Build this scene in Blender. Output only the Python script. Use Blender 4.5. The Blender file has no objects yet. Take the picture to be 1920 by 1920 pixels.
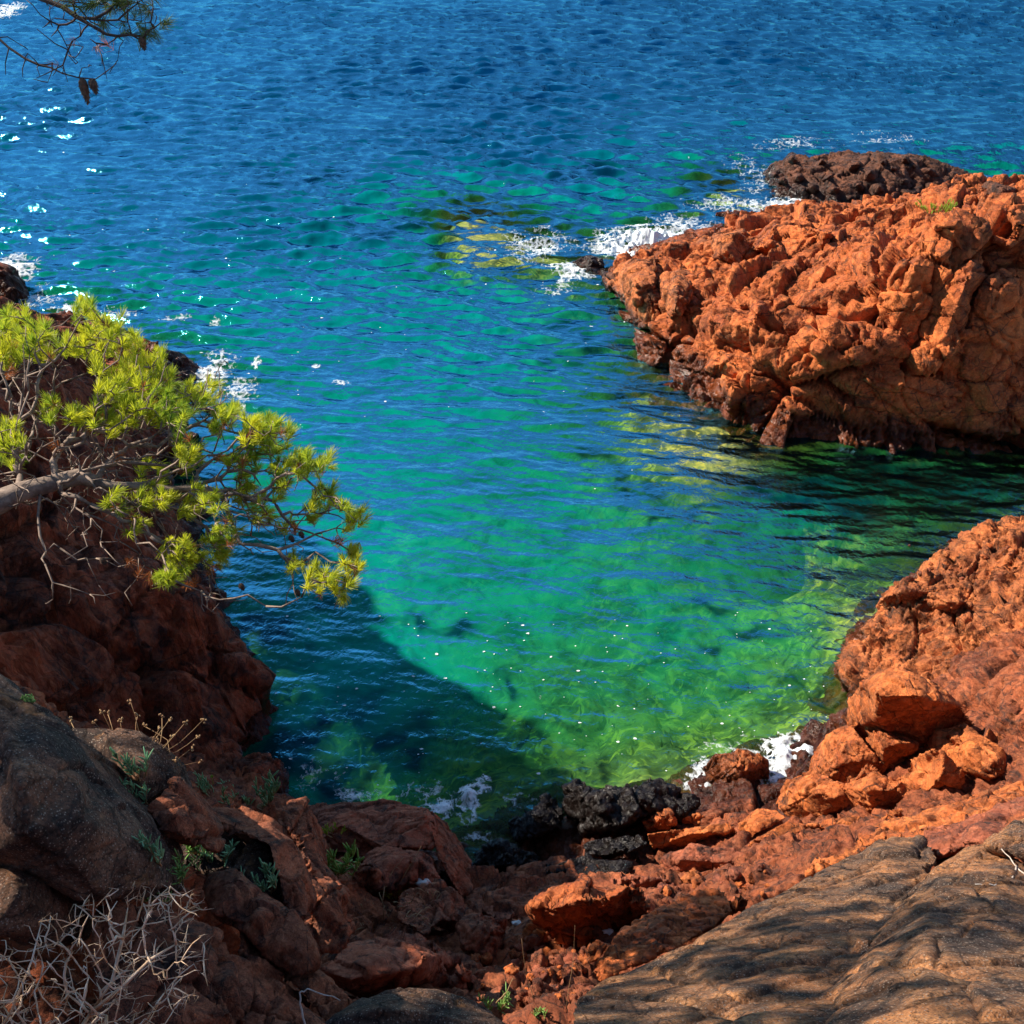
import bpy, bmesh, math, random
import numpy as np
from mathutils import Vector
from mathutils.geometry import delaunay_2d_cdt

random.seed(7)
RNG = np.random.default_rng(11)
S = bpy.context.scene
COL = S.collection

# ------------------------------------------------------------------ camera
CAMZ, PITCH = 12.0, math.radians(37.0)
cam = bpy.data.cameras.new('camera')
cam.lens_unit = 'FOV'; cam.angle = 2*math.atan(0.5)
cam.clip_start = 0.05; cam.clip_end = 8000
co = bpy.data.objects.new('camera', cam); COL.objects.link(co)
co.location = (0, 0, CAMZ); co.rotation_euler = (math.pi/2 - PITCH, 0, 0)
S.camera = co
S.render.resolution_x = S.render.resolution_y = 1024

# ------------------------------------------------------------------ light
SUN_AZ, SUN_EL = math.radians(68), math.radians(38)       # left of the view direction, height
w = bpy.data.worlds.new('World'); S.world = w; w.use_nodes = True
nt = w.node_tree; bg = nt.nodes['Background']
sky = nt.nodes.new('ShaderNodeTexSky'); sky.sky_type = 'NISHITA'; sky.sun_disc = False
sky.sun_elevation = SUN_EL; sky.sun_rotation = -SUN_AZ
sky.air_density = 1.0; sky.dust_density = 0.0; sky.ozone_density = 3.0; sky.altitude = 1500
hs = nt.nodes.new('ShaderNodeHueSaturation'); hs.inputs['Saturation'].default_value = 1.0; hs.inputs['Hue'].default_value = .495; nt.links.new(sky.outputs[0], hs.inputs['Color']); nt.links.new(hs.outputs[0], bg.inputs[0]); bg.inputs[1].default_value = 0.105
SUNV = Vector((-math.sin(SUN_AZ)*math.cos(SUN_EL), math.cos(SUN_AZ)*math.cos(SUN_EL), math.sin(SUN_EL)))
sl = bpy.data.lights.new('sun', 'SUN'); sl.energy = 5.0; sl.angle = math.radians(0.5); sl.color = (1, .9, .76)
so = bpy.data.objects.new('sun', sl); COL.objects.link(so)
so.rotation_euler = SUNV.to_track_quat('Z', 'Y').to_euler(); so.location = (-20, 10, 30)
S.view_settings.view_transform = 'Standard'; S.view_settings.look = 'None'
S.view_settings.exposure = 0.95; S.view_settings.gamma = 1
S.cycles.transparent_max_bounces = 12

# ------------------------------------------------------------------ geometry of the view
SP, CP = math.sin(PITCH), math.cos(PITCH)
def ray(px, py):
    dx = (px-960)/1920; dy = (960-py)/1920
    return np.array((dx, CP+dy*SP, -SP+dy*CP))
def T(px, py, t): return np.array((0, 0, CAMZ)) + ray(px, py)*t
def Z(px, py, z):
    r = ray(px, py); p = np.array((0, 0, CAMZ)) + r*((max(z, 0)-CAMZ)/r[2])
    if z < 0: p[2] = z                                       # under water: straight below the point on the surface
    return p

# ------------------------------------------------------------------ noise
def _h(ix, iy, iz, s):
    n = (ix.astype(np.uint32)*np.uint32(374761393) + iy.astype(np.uint32)*np.uint32(668265263)
         + iz.astype(np.uint32)*np.uint32(2246822519) + np.uint32((s*3266489917+12345) & 0xffffffff))
    n = (n ^ (n >> np.uint32(13)))*np.uint32(1274126177)
    n = (n ^ (n >> np.uint32(16)))*np.uint32(2654435769)
    return n ^ (n >> np.uint32(15))
def vnoise(p, s=0):
    p = np.asarray(p, np.float64); f = np.floor(p); i = f.astype(np.int64); u = p-f; u = u*u*u*(u*(u*6-15)+10)
    r = 0
    for a in (0, 1):
        wx = u[:, 0] if a else 1-u[:, 0]
        for b in (0, 1):
            wy = u[:, 1] if b else 1-u[:, 1]
            for c in (0, 1):
                wz = u[:, 2] if c else 1-u[:, 2]
                r = r + wx*wy*wz*(_h(i[:, 0]+a, i[:, 1]+b, i[:, 2]+c, s) & np.uint32(0xffff)).astype(np.float64)
    return r/32767.5-1
def fbm(p, o=4, s=0, g=.5, l=2.03):
    r = 0; a = 1; q = np.array(p, np.float64)
    for k in range(o):
        r = r+a*vnoise(q, s+k*17); q = q*l+13.7; a *= g
    return r
def worley(p, s=0):
    """F1, F2, offset to nearest cell point, its hash"""
    p = np.asarray(p, np.float64); f = np.floor(p); i = f.astype(np.int64); u = (p-f).astype(np.float32)
    n = len(p); f1 = np.full(n, 9., np.float32); f2 = f1.copy(); d1 = np.zeros((n, 3), np.float32); hh = np.zeros(n, np.uint32)
    for a in (-1, 0, 1):
        for b in (-1, 0, 1):
            for c in (-1, 0, 1):
                h = _h(i[:, 0]+a, i[:, 1]+b, i[:, 2]+c, s)
                d = np.stack((a+(h & np.uint32(1023))/np.float32(1023), b+((h >> np.uint32(10)) & np.uint32(1023))/np.float32(1023),
                              c+((h >> np.uint32(20)) & np.uint32(1023))/np.float32(1023)), 1).astype(np.float32)-u
                r = np.sqrt((d*d).sum(1)); m = r < f1
                f2 = np.where(m, f1, np.minimum(f2, r)); f1 = np.where(m, r, f1)
                d1[m] = d[m]; hh[m] = h[m]
    return f1, f2, d1, hh
def facets(p, scale, s=0, tilt=.8, crack=.5, ani=(1, 1, 1), cw=.12):
    """blocky rock relief, about -1..1: every cell is its own tilted plane, cracks between"""
    q = np.asarray(p)/scale*np.array(ani)
    f1, f2, d, h = worley(q, s)
    z = np.zeros_like(h)
    h2 = _h(h, z, z, s+5)
    off = (h2 & np.uint32(1023))/1023.-.5
    dr = np.stack((((h2 >> np.uint32(10)) & np.uint32(1023))/1023.-.5, ((h2 >> np.uint32(20)) & np.uint32(1023))/1023.-.5,
                   ((h >> np.uint32(5)) & np.uint32(1023))/1023.-.5), 1)
    r = off+(dr*d).sum(1)*2*tilt
    e = np.clip((f2-f1)/cw, 0, 1)
    return r-crack*(1-e)**2
def warp(p, a, sc, s):
    q = np.asarray(p)/sc
    return p+a*np.stack((fbm(q, 3, s), fbm(q+31.3, 3, s+3), fbm(q+77.7, 3, s+6)), 1)
_a, _b = math.radians(24), math.radians(35)
BED = np.array([[math.cos(_b), -math.sin(_b), 0], [math.sin(_b), math.cos(_b), 0], [0, 0, 1]])@np.array([[1, 0, 0], [0, math.cos(_a), -math.sin(_a)], [0, math.sin(_a), math.cos(_a)]])   # the beds dip
def rock_disp(p, size=1., seed=0, amp=1., ani=(1, 1, 1), rough=1., big=1., dome=0., crack=.5):
    q = warp(p, .07*size, .8*size, seed)@BED
    d = big*.20*size*facets(q, 1.5*size, seed+1, ani=ani, crack=crack*2.8, cw=.05)
    d += .13*size*(.5+.5*rough)*facets(q, .6*size, seed+2, ani=ani, tilt=1.1, crack=crack*2.4, cw=.06)
    d += .062*size*rough*facets(q, .25*size, seed+3, ani=ani, tilt=1.1, crack=crack*1.4)
    d += .026*size*rough*facets(q, .1*size, seed+4, ani=ani, tilt=1.1, crack=crack)
    d += .007*size*rough*fbm(p/(.10*size), 3, seed+9)
    if dome:                                                 # rounded boulder like swellings with deep joints
        for sc, k in ((.9, 1.), (.38, .5), (.17, .22)):
            f1, f2, _, _ = worley(q/(sc*size)*np.array(ani), seed+20+int(sc*10))
            d += dome*k*size*(np.sqrt(np.clip(1-f1*f1, 0, 1))-.75+.6*np.clip(f2-f1, 0, .4))
    return d*amp
class RBF:
    def __init__(s, pts, vals, lam=0.0):
        s.c = np.array(pts, float)[:, :2]; v = np.array(vals, float)
        n = len(v); A = np.zeros((n+3, n+3))
        A[:n, :n] = -np.sqrt(((s.c[:, None]-s.c[None])**2).sum(2)+.05)+np.eye(n)*lam*-1
        A[:n, n] = 1; A[:n, n+1:] = s.c; A[n, :n] = 1; A[n+1:, :n] = s.c.T
        s.w = np.linalg.lstsq(A, np.concatenate((v, [0, 0, 0])), rcond=None)[0]
    def __call__(s, x, y):
        sh = x.shape; x = x.ravel(); y = y.ravel(); r = s.w[-3]+s.w[-2]*x+s.w[-1]*y
        for (cx, cy), k in zip(s.c, s.w): r = r-k*np.sqrt((x-cx)**2+(y-cy)**2+.05)
        return r.reshape(sh)

# ------------------------------------------------------------------ object helpers
def mesh_obj(name, v, f, mat, parent=None, origin=None, smooth=True, **tags):
    v = np.asarray(v, np.float64)
    if origin is None: origin = np.array((v[:, 0].mean(), v[:, 1].mean(), v[:, 2].min())) if parent is None else np.zeros(3)
    me = bpy.data.meshes.new(name)
    if isinstance(f, np.ndarray):
        k = f.shape[1]; me.vertices.add(len(v)); me.vertices.foreach_set('co', (v-origin).astype(np.float32).ravel())
        me.loops.add(f.size); me.loops.foreach_set('vertex_index', f.astype(np.int32).ravel())
        me.polygons.add(len(f)); me.polygons.foreach_set('loop_start', np.arange(0, f.size, k, dtype=np.int32))
        me.update(calc_edges=True); me.validate()
    else:
        me.from_pydata((v-origin).tolist(), [], f); me.update()
    if smooth: me.shade_smooth()
    if mat: me.materials.append(mat)
    o = bpy.data.objects.new(name, me); COL.objects.link(o); o.location = origin
    if parent: o.parent = parent
    for k, x in tags.items(): o[k] = x
    return o
def thing(name, label, category, loc=(0, 0, 0), group=None):
    o = bpy.data.objects.new(name, None); COL.objects.link(o); o.location = loc
    o['label'] = label; o['category'] = category
    if group: o['group'] = group
    return o
def grid_faces(ny, nx):
    i = np.arange((ny-1)*(nx-1)); r = i//(nx-1); c = i % (nx-1); a = r*nx+c
    return np.stack((a, a+1, a+nx+1, a+nx), 1)
def vnormals(v, ny, nx):
    g = v.reshape(ny, nx, 3); du = np.gradient(g, axis=1); dv = np.gradient(g, axis=0)
    n = np.cross(du, dv); n /= np.linalg.norm(n, axis=2, keepdims=True)+1e-9
    return n.reshape(-1, 3)
def compact(v, f):
    u, inv = np.unique(f.ravel(), return_inverse=True)
    return v[u], inv.reshape(f.shape), u

# ------------------------------------------------------------------ materials
def new_mat(name):
    m = bpy.data.materials.new(name); m.use_nodes = True; t = m.node_tree
    return m, t, t.nodes['Principled BSDF'], t.nodes['Material Output']
def N(t, kind, **kw):
    n = t.nodes.new(kind)
    for k, x in kw.items():
        if k.startswith('i_'): n.inputs[k[2:].replace('_', ' ')].default_value = x
        else: setattr(n, k, x)
    return n
def ramp(t, fac, stops, interp='LINEAR'):
    r = t.nodes.new('ShaderNodeValToRGB'); t.links.new(fac, r.inputs[0]); e = r.color_ramp.elements; r.color_ramp.interpolation = interp
    while len(e) < len(stops): e.new(.5)
    for q, (p, c) in zip(e, stops): q.position = p; q.color = (*c, 1) if len(c) == 3 else c
    return r.outputs[0]
def mixc(t, a, b, fac, mode='MIX'):
    m = t.nodes.new('ShaderNodeMix'); m.data_type = 'RGBA'; m.blend_type = mode
    for s, x in ((0, fac), (6, a), (7, b)):
        if hasattr(x, 'links'): t.links.new(x, m.inputs[s])
        elif s == 0: m.inputs[0].default_value = x
        else: m.inputs[s].default_value = (*x, 1)
    return m.outputs[2]
def rock_mat(name, c1, c2, c3, stain=(.03, .02, .018), stain_amt=.3, wet=.35, scale=1., speck=0., grain=(.72, 1.22), streak=(1, 1, 1), bump=1., lichen=None, facet=1.):
    """c1 main, c2 darker patches, c3 pale grain; wet = height of the dark wet band over the water"""
    m, t, b, out = new_mat(name); L = t.links.new
    geo = t.nodes.new('ShaderNodeNewGeometry')
    mp = N(t, 'ShaderNodeMapping'); mp.inputs['Scale'].default_value = streak; L(geo.outputs['Position'], mp.inputs[0]); P = mp.outputs[0]
    n1 = N(t, 'ShaderNodeTexNoise', i_Scale=.9*scale, i_Detail=8., i_Roughness=.62, i_Distortion=.5); L(P, n1.inputs[0])
    n2 = N(t, 'ShaderNodeTexNoise', i_Scale=5*scale, i_Detail=8., i_Roughness=.7); L(P, n2.inputs[0])
    n3 = N(t, 'ShaderNodeTexNoise', i_Scale=42*scale, i_Detail=5., i_Roughness=.75); L(P, n3.inputs[0])
    n4 = N(t, 'ShaderNodeTexNoise', i_Scale=1.7*scale, i_Detail=9., i_Roughness=.7, i_Distortion=1.); L(P, n4.inputs[0])
    col = mixc(t, c1, c2, ramp(t, n1.outputs[0], [(.38, (0, 0, 0)), (.64, (1, 1, 1))]))
    col = mixc(t, col, c3, ramp(t, n2.outputs[0], [(.45, (0, 0, 0)), (.75, (.75, .75, .75))]))
    col = mixc(t, col, stain, ramp(t, n4.outputs[0], [(.62-stain_amt*.28, (0, 0, 0)), (.70-stain_amt*.14, (.9, .9, .9))]))
    g = ramp(t, n3.outputs[0], [(.3, (grain[0],)*3), (.7, (grain[1],)*3)])
    col = mixc(t, col, g, 1., 'MULTIPLY')
    wv = N(t, 'ShaderNodeMix'); wv.data_type = 'VECTOR'; wv.inputs[0].default_value = .05; L(P, wv.inputs[4]); L(n2.outputs[1], wv.inputs[5]); Pw = wv.outputs[1]
    hsum = None; cracks = []
    for sc_, k_ in ((1.3, .9), (3.4, .9), (9., .8), (24., .6)):
        v_ = N(t, 'ShaderNodeTexVoronoi', i_Scale=sc_*scale); L(Pw, v_.inputs[0])
        sb = N(t, 'ShaderNodeVectorMath', operation='SUBTRACT'); L(Pw, sb.inputs[0]); L(v_.outputs['Position'], sb.inputs[1])
        cb = N(t, 'ShaderNodeVectorMath', operation='SUBTRACT'); L(v_.outputs['Color'], cb.inputs[0]); cb.inputs[1].default_value = (.5, .5, .5)
        dt = N(t, 'ShaderNodeVectorMath', operation='DOT_PRODUCT'); L(sb.outputs[0], dt.inputs[0]); L(cb.outputs[0], dt.inputs[1])
        ml = N(t, 'ShaderNodeMath', operation='MULTIPLY_ADD'); L(dt.outputs['Value'], ml.inputs[0]); ml.inputs[1].default_value = k_*facet
        if hsum is None: ml.inputs[2].default_value = 0
        else: L(hsum, ml.inputs[2])
        hsum = ml.outputs[0]
        if sc_ in (3.4, 9.):
            sv = N(t, 'ShaderNodeSeparateColor'); L(v_.outputs['Color'], sv.inputs[0])
            col = mixc(t, col, ramp(t, sv.outputs[0], [(0., (.74, .72, .70)), (1., (1.16, 1.14, 1.12))]), .9*min(1, facet), 'MULTIPLY')
    if speck:
        v = N(t, 'ShaderNodeTexVoronoi', i_Scale=55*scale); L(P, v.inputs[0])
        col = mixc(t, col, (.45, .36, .28), ramp(t, v.outputs['Distance'], [(.12, (speck,)*3), (.3, (0, 0, 0))]))
        n6 = N(t, 'ShaderNodeTexNoise', i_Scale=90*scale, i_Detail=3.); L(P, n6.inputs[0])
        col = mixc(t, col, (.02, .018, .016), ramp(t, n6.outputs[0], [(.55, (0, 0, 0)), (.66, (.8, .8, .8))]))
    if lichen:
        n7 = N(t, 'ShaderNodeTexNoise', i_Scale=3.1, i_Detail=10., i_Roughness=.8); L(P, n7.inputs[0])
        col = mixc(t, col, lichen, ramp(t, n7.outputs[0], [(.58, (0, 0, 0)), (.66, (.7, .7, .7))]))
    # wet band and weed just over the waterline
    sx = t.nodes.new('ShaderNodeSeparateXYZ'); L(geo.outputs['Position'], sx.inputs[0])
    mm = N(t, 'ShaderNodeMath', operation='MULTIPLY_ADD'); L(n2.outputs[0], mm.inputs[0]); mm.inputs[1].default_value = -wet*2.2; L(sx.outputs[2], mm.inputs[2])
    wetf = ramp(t, mm.outputs[0], [(0., (1, 1, 1)), (max(.02, wet*.55), (0, 0, 0))])
    r0 = t.nodes.new('ShaderNodeMath'); r0.operation = 'MULTIPLY_ADD'; L(n2.outputs[0], r0.inputs[0]); r0.inputs[1].default_value = -.25; r0.inputs[2].default_value = .97
    dark = mixc(t, col, (.30, .27, .25), 1., 'MULTIPLY')
    col = mixc(t, col, dark, wetf)
    for cs_, wd_, th_ in ((1.0, .014, .42), (2.9, .022, .47)):               # thin dark fissure lines, broken off here and there
        m2_ = N(t, 'ShaderNodeMapping'); m2_.inputs['Rotation'].default_value = (.5, .35, .8*cs_); m2_.inputs['Scale'].default_value = (1, .6, 1.7); L(Pw, m2_.inputs[0])
        e_ = N(t, 'ShaderNodeTexVoronoi', feature='DISTANCE_TO_EDGE', i_Scale=cs_*scale); L(m2_.outputs[0], e_.inputs[0])
        ln = ramp(t, e_.outputs[0], [(0., (1, 1, 1)), (wd_, (0, 0, 0))])
        mk = ramp(t, n4.outputs[0] if cs_ < 2 else n1.outputs[0], [(th_, (0, 0, 0)), (th_+.06, (.85, .85, .85))])
        fm = mixc(t, (0, 0, 0), ln, mk); cracks.append(fm)
        col = mixc(t, col, (.018, .011, .009), fm)
    L(col, b.inputs['Base Color'])
    rr = N(t, 'ShaderNodeMix'); rr.data_type = 'FLOAT'; L(wetf, rr.inputs[0]); L(r0.outputs[0], rr.inputs[2]); rr.inputs[3].default_value = .3
    L(rr.outputs[0], b.inputs['Roughness']); b.inputs['Specular IOR Level'].default_value = .3
    bp1 = N(t, 'ShaderNodeBump', i_Strength=.55*bump, i_Distance=.06/scale); L(n2.outputs[0], bp1.inputs['Height'])
    bp2 = N(t, 'ShaderNodeBump', i_Strength=.6*bump, i_Distance=.012/scale); L(n3.outputs[0], bp2.inputs['Height']); L(bp1.outputs[0], bp2.inputs['Normal'])
    vc = N(t, 'ShaderNodeTexVoronoi', feature='DISTANCE_TO_EDGE', i_Scale=4.2*scale, i_Randomness=1.)
    wp = N(t, 'ShaderNodeMix'); wp.data_type = 'VECTOR'; wp.inputs[0].default_value = .16; L(P, wp.inputs[4]); L(n2.outputs[1], wp.inputs[5]); L(wp.outputs[1], vc.inputs[0])
    cr = ramp(t, vc.outputs[0], [(0., (0, 0, 0)), (.035, (1, 1, 1))])
    bp3 = N(t, 'ShaderNodeBump', i_Strength=.5*bump, i_Distance=.03/scale); L(cr, bp3.inputs['Height']); L(bp2.outputs[0], bp3.inputs['Normal'])
    bp4 = N(t, 'ShaderNodeBump', i_Strength=1., i_Distance=1.); L(hsum, bp4.inputs['Height']); L(bp3.outputs[0], bp4.inputs['Normal'])
    L(bp4.outputs[0], b.inputs['Normal'])
    return m
M = {}
M['orange'] = rock_mat('orange_rock', (.60, .150, .036), (.28, .062, .020), (.76, .24, .065), stain=(.07, .03, .015), stain_amt=.25, wet=.38)
M['brown'] = rock_mat('brown_rock', (.17, .062, .032), (.07, .03, .018), (.27, .11, .06), stain_amt=.45, wet=.3, scale=1.3)
M['shelf'] = rock_mat('shelf_rock', (.58, .165, .048), (.24, .068, .027), (.70, .25, .08), stain=(.04, .018, .01), stain_amt=.35, wet=.25, scale=1.4)
M['block'] = rock_mat('block_rock', (.62, .17, .042), (.36, .085, .024), (.74, .26, .085), stain_amt=.15, wet=.2, scale=1.6)
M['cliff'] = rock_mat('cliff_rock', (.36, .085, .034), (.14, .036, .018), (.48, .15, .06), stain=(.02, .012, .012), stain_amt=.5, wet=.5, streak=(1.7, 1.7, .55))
M['ledge'] = rock_mat('ledge_rock', (.40, .11, .052), (.20, .054, .03), (.52, .19, .10), stain_amt=.35, wet=.3, scale=1.8, facet=.8)
M['ground'] = rock_mat('gully_rock', (.40, .105, .038), (.17, .046, .022), (.52, .18, .075), stain_amt=.35, wet=.4, scale=1.8)
M['wet'] = rock_mat('wet_black_rock', (.04, .025, .022), (.02, .014, .013), (.07, .045, .035), stain_amt=.5, wet=1.6, scale=1.8)
M['grey'] = rock_mat('grey_slab_rock', (.50, .20, .075), (.19, .10, .055), (.70, .32, .115), stain=(.05, .035, .03), stain_amt=.7, wet=0.02, scale=1.35, speck=.8, grain=(.35, 1.6), streak=(.8, 1, 1), bump=1.9, facet=.28, lichen=(.12, .10, .075))
M['dark'] = rock_mat('dark_lichen_rock', (.30, .14, .075), (.09, .06, .05), (.42, .21, .11), stain_amt=.7, wet=.02, scale=1.3, speck=.8, grain=(.35, 1.6), lichen=(.38, .17, .06), facet=.6, bump=1.9)
M['rust'] = rock_mat('rust_rock', grain=(.5, 1.4), c1=(.40, .115, .05), c2=(.17, .05, .027), c3=(.52, .20, .10), stain_amt=.4, wet=.02, scale=2.4, streak=(1.5, 1.5, .6), facet=.7)

# ------------------------------------------------------------------ rocks
SURF = {}
def prune(pts, mx=2.6):
    keep = []
    for p in pts:
        if all(abs(p[2]-q[2]) < mx*(np.hypot(p[0]-q[0], p[1]-q[1])+.12) for q in keep): keep.append(p)
    return keep
def heightfield(name, pts, x0, x1, y0, y1, step, mat, size, seed, cut=-1.4, ani=(1, 1, 1), amp=1., rough=1., big=1., clipf=None, dome=0., **tags):
    pts = prune(pts)
    pts = np.array(pts); f = RBF(pts, pts[:, 2], .02)
    nx = int((x1-x0)/step)+1; ny = int((y1-y0)/step)+1
    X, Y = np.meshgrid(np.linspace(x0, x1, nx), np.linspace(y0, y1, ny))
    ww = warp(np.stack((X.ravel(), Y.ravel(), 0*X.ravel()), 1), .18*size, 1.1*size, seed+40)
    zz = f(ww[:, 0], ww[:, 1]).reshape(X.shape)
    v = np.stack((X, Y, zz), 2).reshape(-1, 3)
    n = vnormals(v, ny, nx)
    d = rock_disp(v, size, seed, amp, ani, rough, big, dome)
    v2 = v+n*d[:, None]
    F = grid_faces(ny, nx)
    keep = (v2[F, 2].max(1) > cut)
    if clipf is not None: keep &= clipf(v2[F].mean(1))
    v3, F3, _ = compact(v2, F[keep])
    o = mesh_obj(name, v3, F3, mat, smooth=step < .03, **tags); SURF[name] = (f, o); return o

def rock(name, outline, inner, mat, label, cat='rock', thick=.5, vox=.02, size=.6, seed=0, amp=1., back=.62, smooth=3, ani=(1, 1, 1), mode='z', group=None, rough=.6, big=.8, crack=.5, on=None, dome=0.):
    """a rock from the corners of its faces (outline in order + inner corners), closed behind and below, then weathered"""
    fn = Z if mode == 'z' else T
    pts = list(outline)+list(inner); n = len(outline)
    if on:
        f, par = SURF[on]
        def fn(px, py, lift):
            r = ray(px, py); ts = np.arange(8, 60, .03); q = np.array((0, 0, CAMZ))+ts[:, None]*r
            k = np.argmax(q[:, 2] < f(q[:, 0], q[:, 1])+lift); return q[k]
    if 610 <= seed <= 617:
        cx = sum(q[0] for q in outline)/n; cy = sum(q[1] for q in outline)/n
        pts = [(cx+(q[0]-cx)*1.12, cy+(q[1]-cy)*1.12, q[2]) for q in pts]; smooth = 0
    P3 = np.array([fn(*q) for q in pts])
    res = delaunay_2d_cdt([Vector((q[0], q[1])) for q in pts], [], [list(range(n))], 1, 1e-4)
    tri = [tuple(res[3][k][0] for k in q) for q in res[2]]
    nb = len(pts); c = P3[:n].mean(0)
    rc = ray(sum(q[0] for q in pts[:n])/n, sum(q[1] for q in pts[:n])/n); rc = rc/np.linalg.norm(rc); back = max(.05, rc[1]*.84)
    off = np.array((0, back, -math.sqrt(max(0, 1-back*back))))*thick
    low = P3[:n]+off; low[:, :2] = c[:2]+off[:2]+(P3[:n, :2]-c[:2])*.82
    V = np.vstack((P3, low))
    fs = [q for q in tri]
    for i in range(n):
        j = (i+1) % n; fs += [(i, j, nb+j), (i, nb+j, nb+i)]
    # bottom
    cb = len(V); V = np.vstack((V, low.mean(0)+off*.3))
    for i in range(n): fs.append((nb+(i+1) % n, nb+i, cb))
    me = bpy.data.meshes.new('tmp'); me.from_pydata(V.tolist(), [], fs)
    bm = bmesh.new(); bm.from_mesh(me); bmesh.ops.recalc_face_normals(bm, faces=bm.faces); bm.to_mesh(me); bm.free()
    o = bpy.data.objects.new('tmp', me); COL.objects.link(o)
    r = o.modifiers.new('r', 'REMESH'); r.mode = 'VOXEL'; r.voxel_size = vox
    if smooth:
        s = o.modifiers.new('s', 'SMOOTH'); s.factor = .5; s.iterations = smooth
    dg = bpy.context.evaluated_depsgraph_get(); ev = o.evaluated_get(dg); m2 = bpy.data.meshes.new_from_object(ev)
    bpy.data.objects.remove(o); bpy.data.meshes.remove(me)
    k = len(m2.vertices); v = np.empty(k*3, np.float32); m2.vertices.foreach_get('co', v); v = v.reshape(-1, 3).astype(float)
    nn = np.empty(k*3, np.float32); m2.vertices.foreach_get('normal', nn); nn = nn.reshape(-1, 3)
    v = v+nn*rock_disp(v, size, seed, amp, ani, rough, big, dome, crack)[:, None]
    org = np.array((v[:, 0].mean(), v[:, 1].mean(), v[:, 2].min()))
    m2.vertices.foreach_set('co', (v-org).astype(np.float32).ravel()); m2.update(); m2.shade_smooth(); m2.name = name
    m2.materials.clear(); m2.materials.append(mat)
    ob = bpy.data.objects.new(name, m2); COL.objects.link(ob); ob.location = org
    if on: ob.parent = par; ob.location = org-np.array(par.location); return ob
    ob['label'] = label; ob['category'] = cat
    if group: ob['group'] = group
    return ob

# crop coordinate helpers (enlarged views of the photo) -> photo pixels
def c2(l): return [(1040+a*.4583, 240+b*.4583, z) for a, b, z in l]
def c3(l): return [(a*.375, 1200+b*.375, z) for a, b, z in l]
def c4(l): return [(600+a*.375, 1350+b*.375, z) for a, b, z in l]
def c5(l): return [(1200+a*.375, 960+b*.375, z) for a, b, z in l]
def c6(l): return [(1100+a*.427, 1400+b*.427, z) for a, b, z in l]

# ---- depth of the sea floor (metres under the surface)
DEP = [(-300, 0, 14), (960, 0, 15), (2200, 0, 15), (960, 150, 13), (1920, 150, 13), (400, 200, 11), (960, 300, 10), (500, 400, 7.5), (200, 300, 9.5), (500, 550, 5), (300, 500, 6),
       (200, 450, 7), (450, 650, 3.6), (700, 600, 4), (700, 450, 6), (900, 700, 3.6), (600, 800, 3.2), (800, 900, 2.7), (900, 1050, 2.3), (1050, 950, 2.4),
       (1000, 1250, 1.5), (1200, 1150, 1.7), (1400, 1050, 1.5), (1500, 1200, 1.2), (1300, 1300, 1.3), (1150, 1380, .9), (1250, 1430, .5), (1450, 1350, .6),
       (1650, 1030, 1.0), (1850, 930, 1.3), (1500, 930, 2.2), (1350, 880, .35), (1420, 855, .25), (1250, 780, .35), (1200, 740, .45), (1300, 830, .28), (1200, 800, .5), (1270, 860, .4), (1150, 650, 1.4), (1020, 460, .5), (880, 470, .3), (870, 400, .3), (930, 440, .3), (850, 440, .35), (830, 480, .5), (930, 490, .4), (980, 490, .4), (825, 430, .6), (900, 385, .4), (960, 420, .5), (900, 560, 4.5),
       (780, 460, 4.5), (1100, 380, 5), (1250, 330, 3), (1350, 310, 1.4), (1400, 340, .3), (1350, 350, .35), (1410, 375, .3), (1300, 335, .9), (1330, 380, .7), (1430, 260, 5), (1750, 230, 6), (1920, 280, 4.5), (1160, 470, .5),
       (100, 50, 3.0), (-50, 30, 1.5), (250, 90, 8), (0, 170, 9), (0, 420, 5), (600, 1000, 3.0), (500, 1250, 2.8), (620, 1400, 3.0), (560, 1330, 3.0), (800, 1400, 1.9), (650, 1150, 2.8), (1000, 1430, .9), (450, 1100, 2.), (480, 1350, 2.0), (700, 1470, 2.0), (550, 1440, 2.4),
       (1550, 1380, .2), (1600, 1150, .3), (1300, 1480, .2), (900, 1500, .5), (1250, 700, .3), (1330, 830, .3), (1550, 860, .8), (1800, 880, 1.), (1900, 990, .3), (1730, 1070, .3), (1680, 390, .5), (1500, 400, .4), (1300, 430, .3), (380, 700, .6), (80, 600, .5), (450, 1400, 1.6)]
dep_w = np.array([Z(a, b, 0) for a, b, _ in DEP]); dep_v = np.array([c for _, _, c in DEP])
DEPF = RBF(dep_w, np.sqrt(dep_v), .03)
def depth(x, y):
    d = DEPF(np.clip(x, -60, 70), np.clip(y, 3, 90)); return np.clip(d, .15, 4.2)**2

def seabed():
    xs = np.concatenate((-30-np.geomspace(3000, 1, 14), np.arange(-30, 36, .13), 36+np.geomspace(1, 3000, 14)))
    ys = np.concatenate((np.arange(2, 45, .13), 45+np.geomspace(.5, 4000, 40)))
    X, Y = np.meshgrid(xs, ys); x, y = X.ravel(), Y.ravel()
    d = depth(x, y); p = np.stack((x, y, 0*x), 1)
    z = -d-.25*np.abs(fbm(p/1.3, 4, 3))*np.clip(d, 0, 1)+.3*np.clip(facets(warp(p, .3, 1., 5), .9, 8), -.5, 1)*np.clip(d*.7, 0, 1)
    z = np.minimum(z, -.12)
    mesh_obj('seabed', np.stack((x, y, z), 1), grid_faces(len(ys), len(xs)), M['seabed'], origin=np.zeros(3), kind='structure')
m, t, b, out = new_mat('seabed'); L = t.links.new
geo = t.nodes.new('ShaderNodeNewGeometry')
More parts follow.
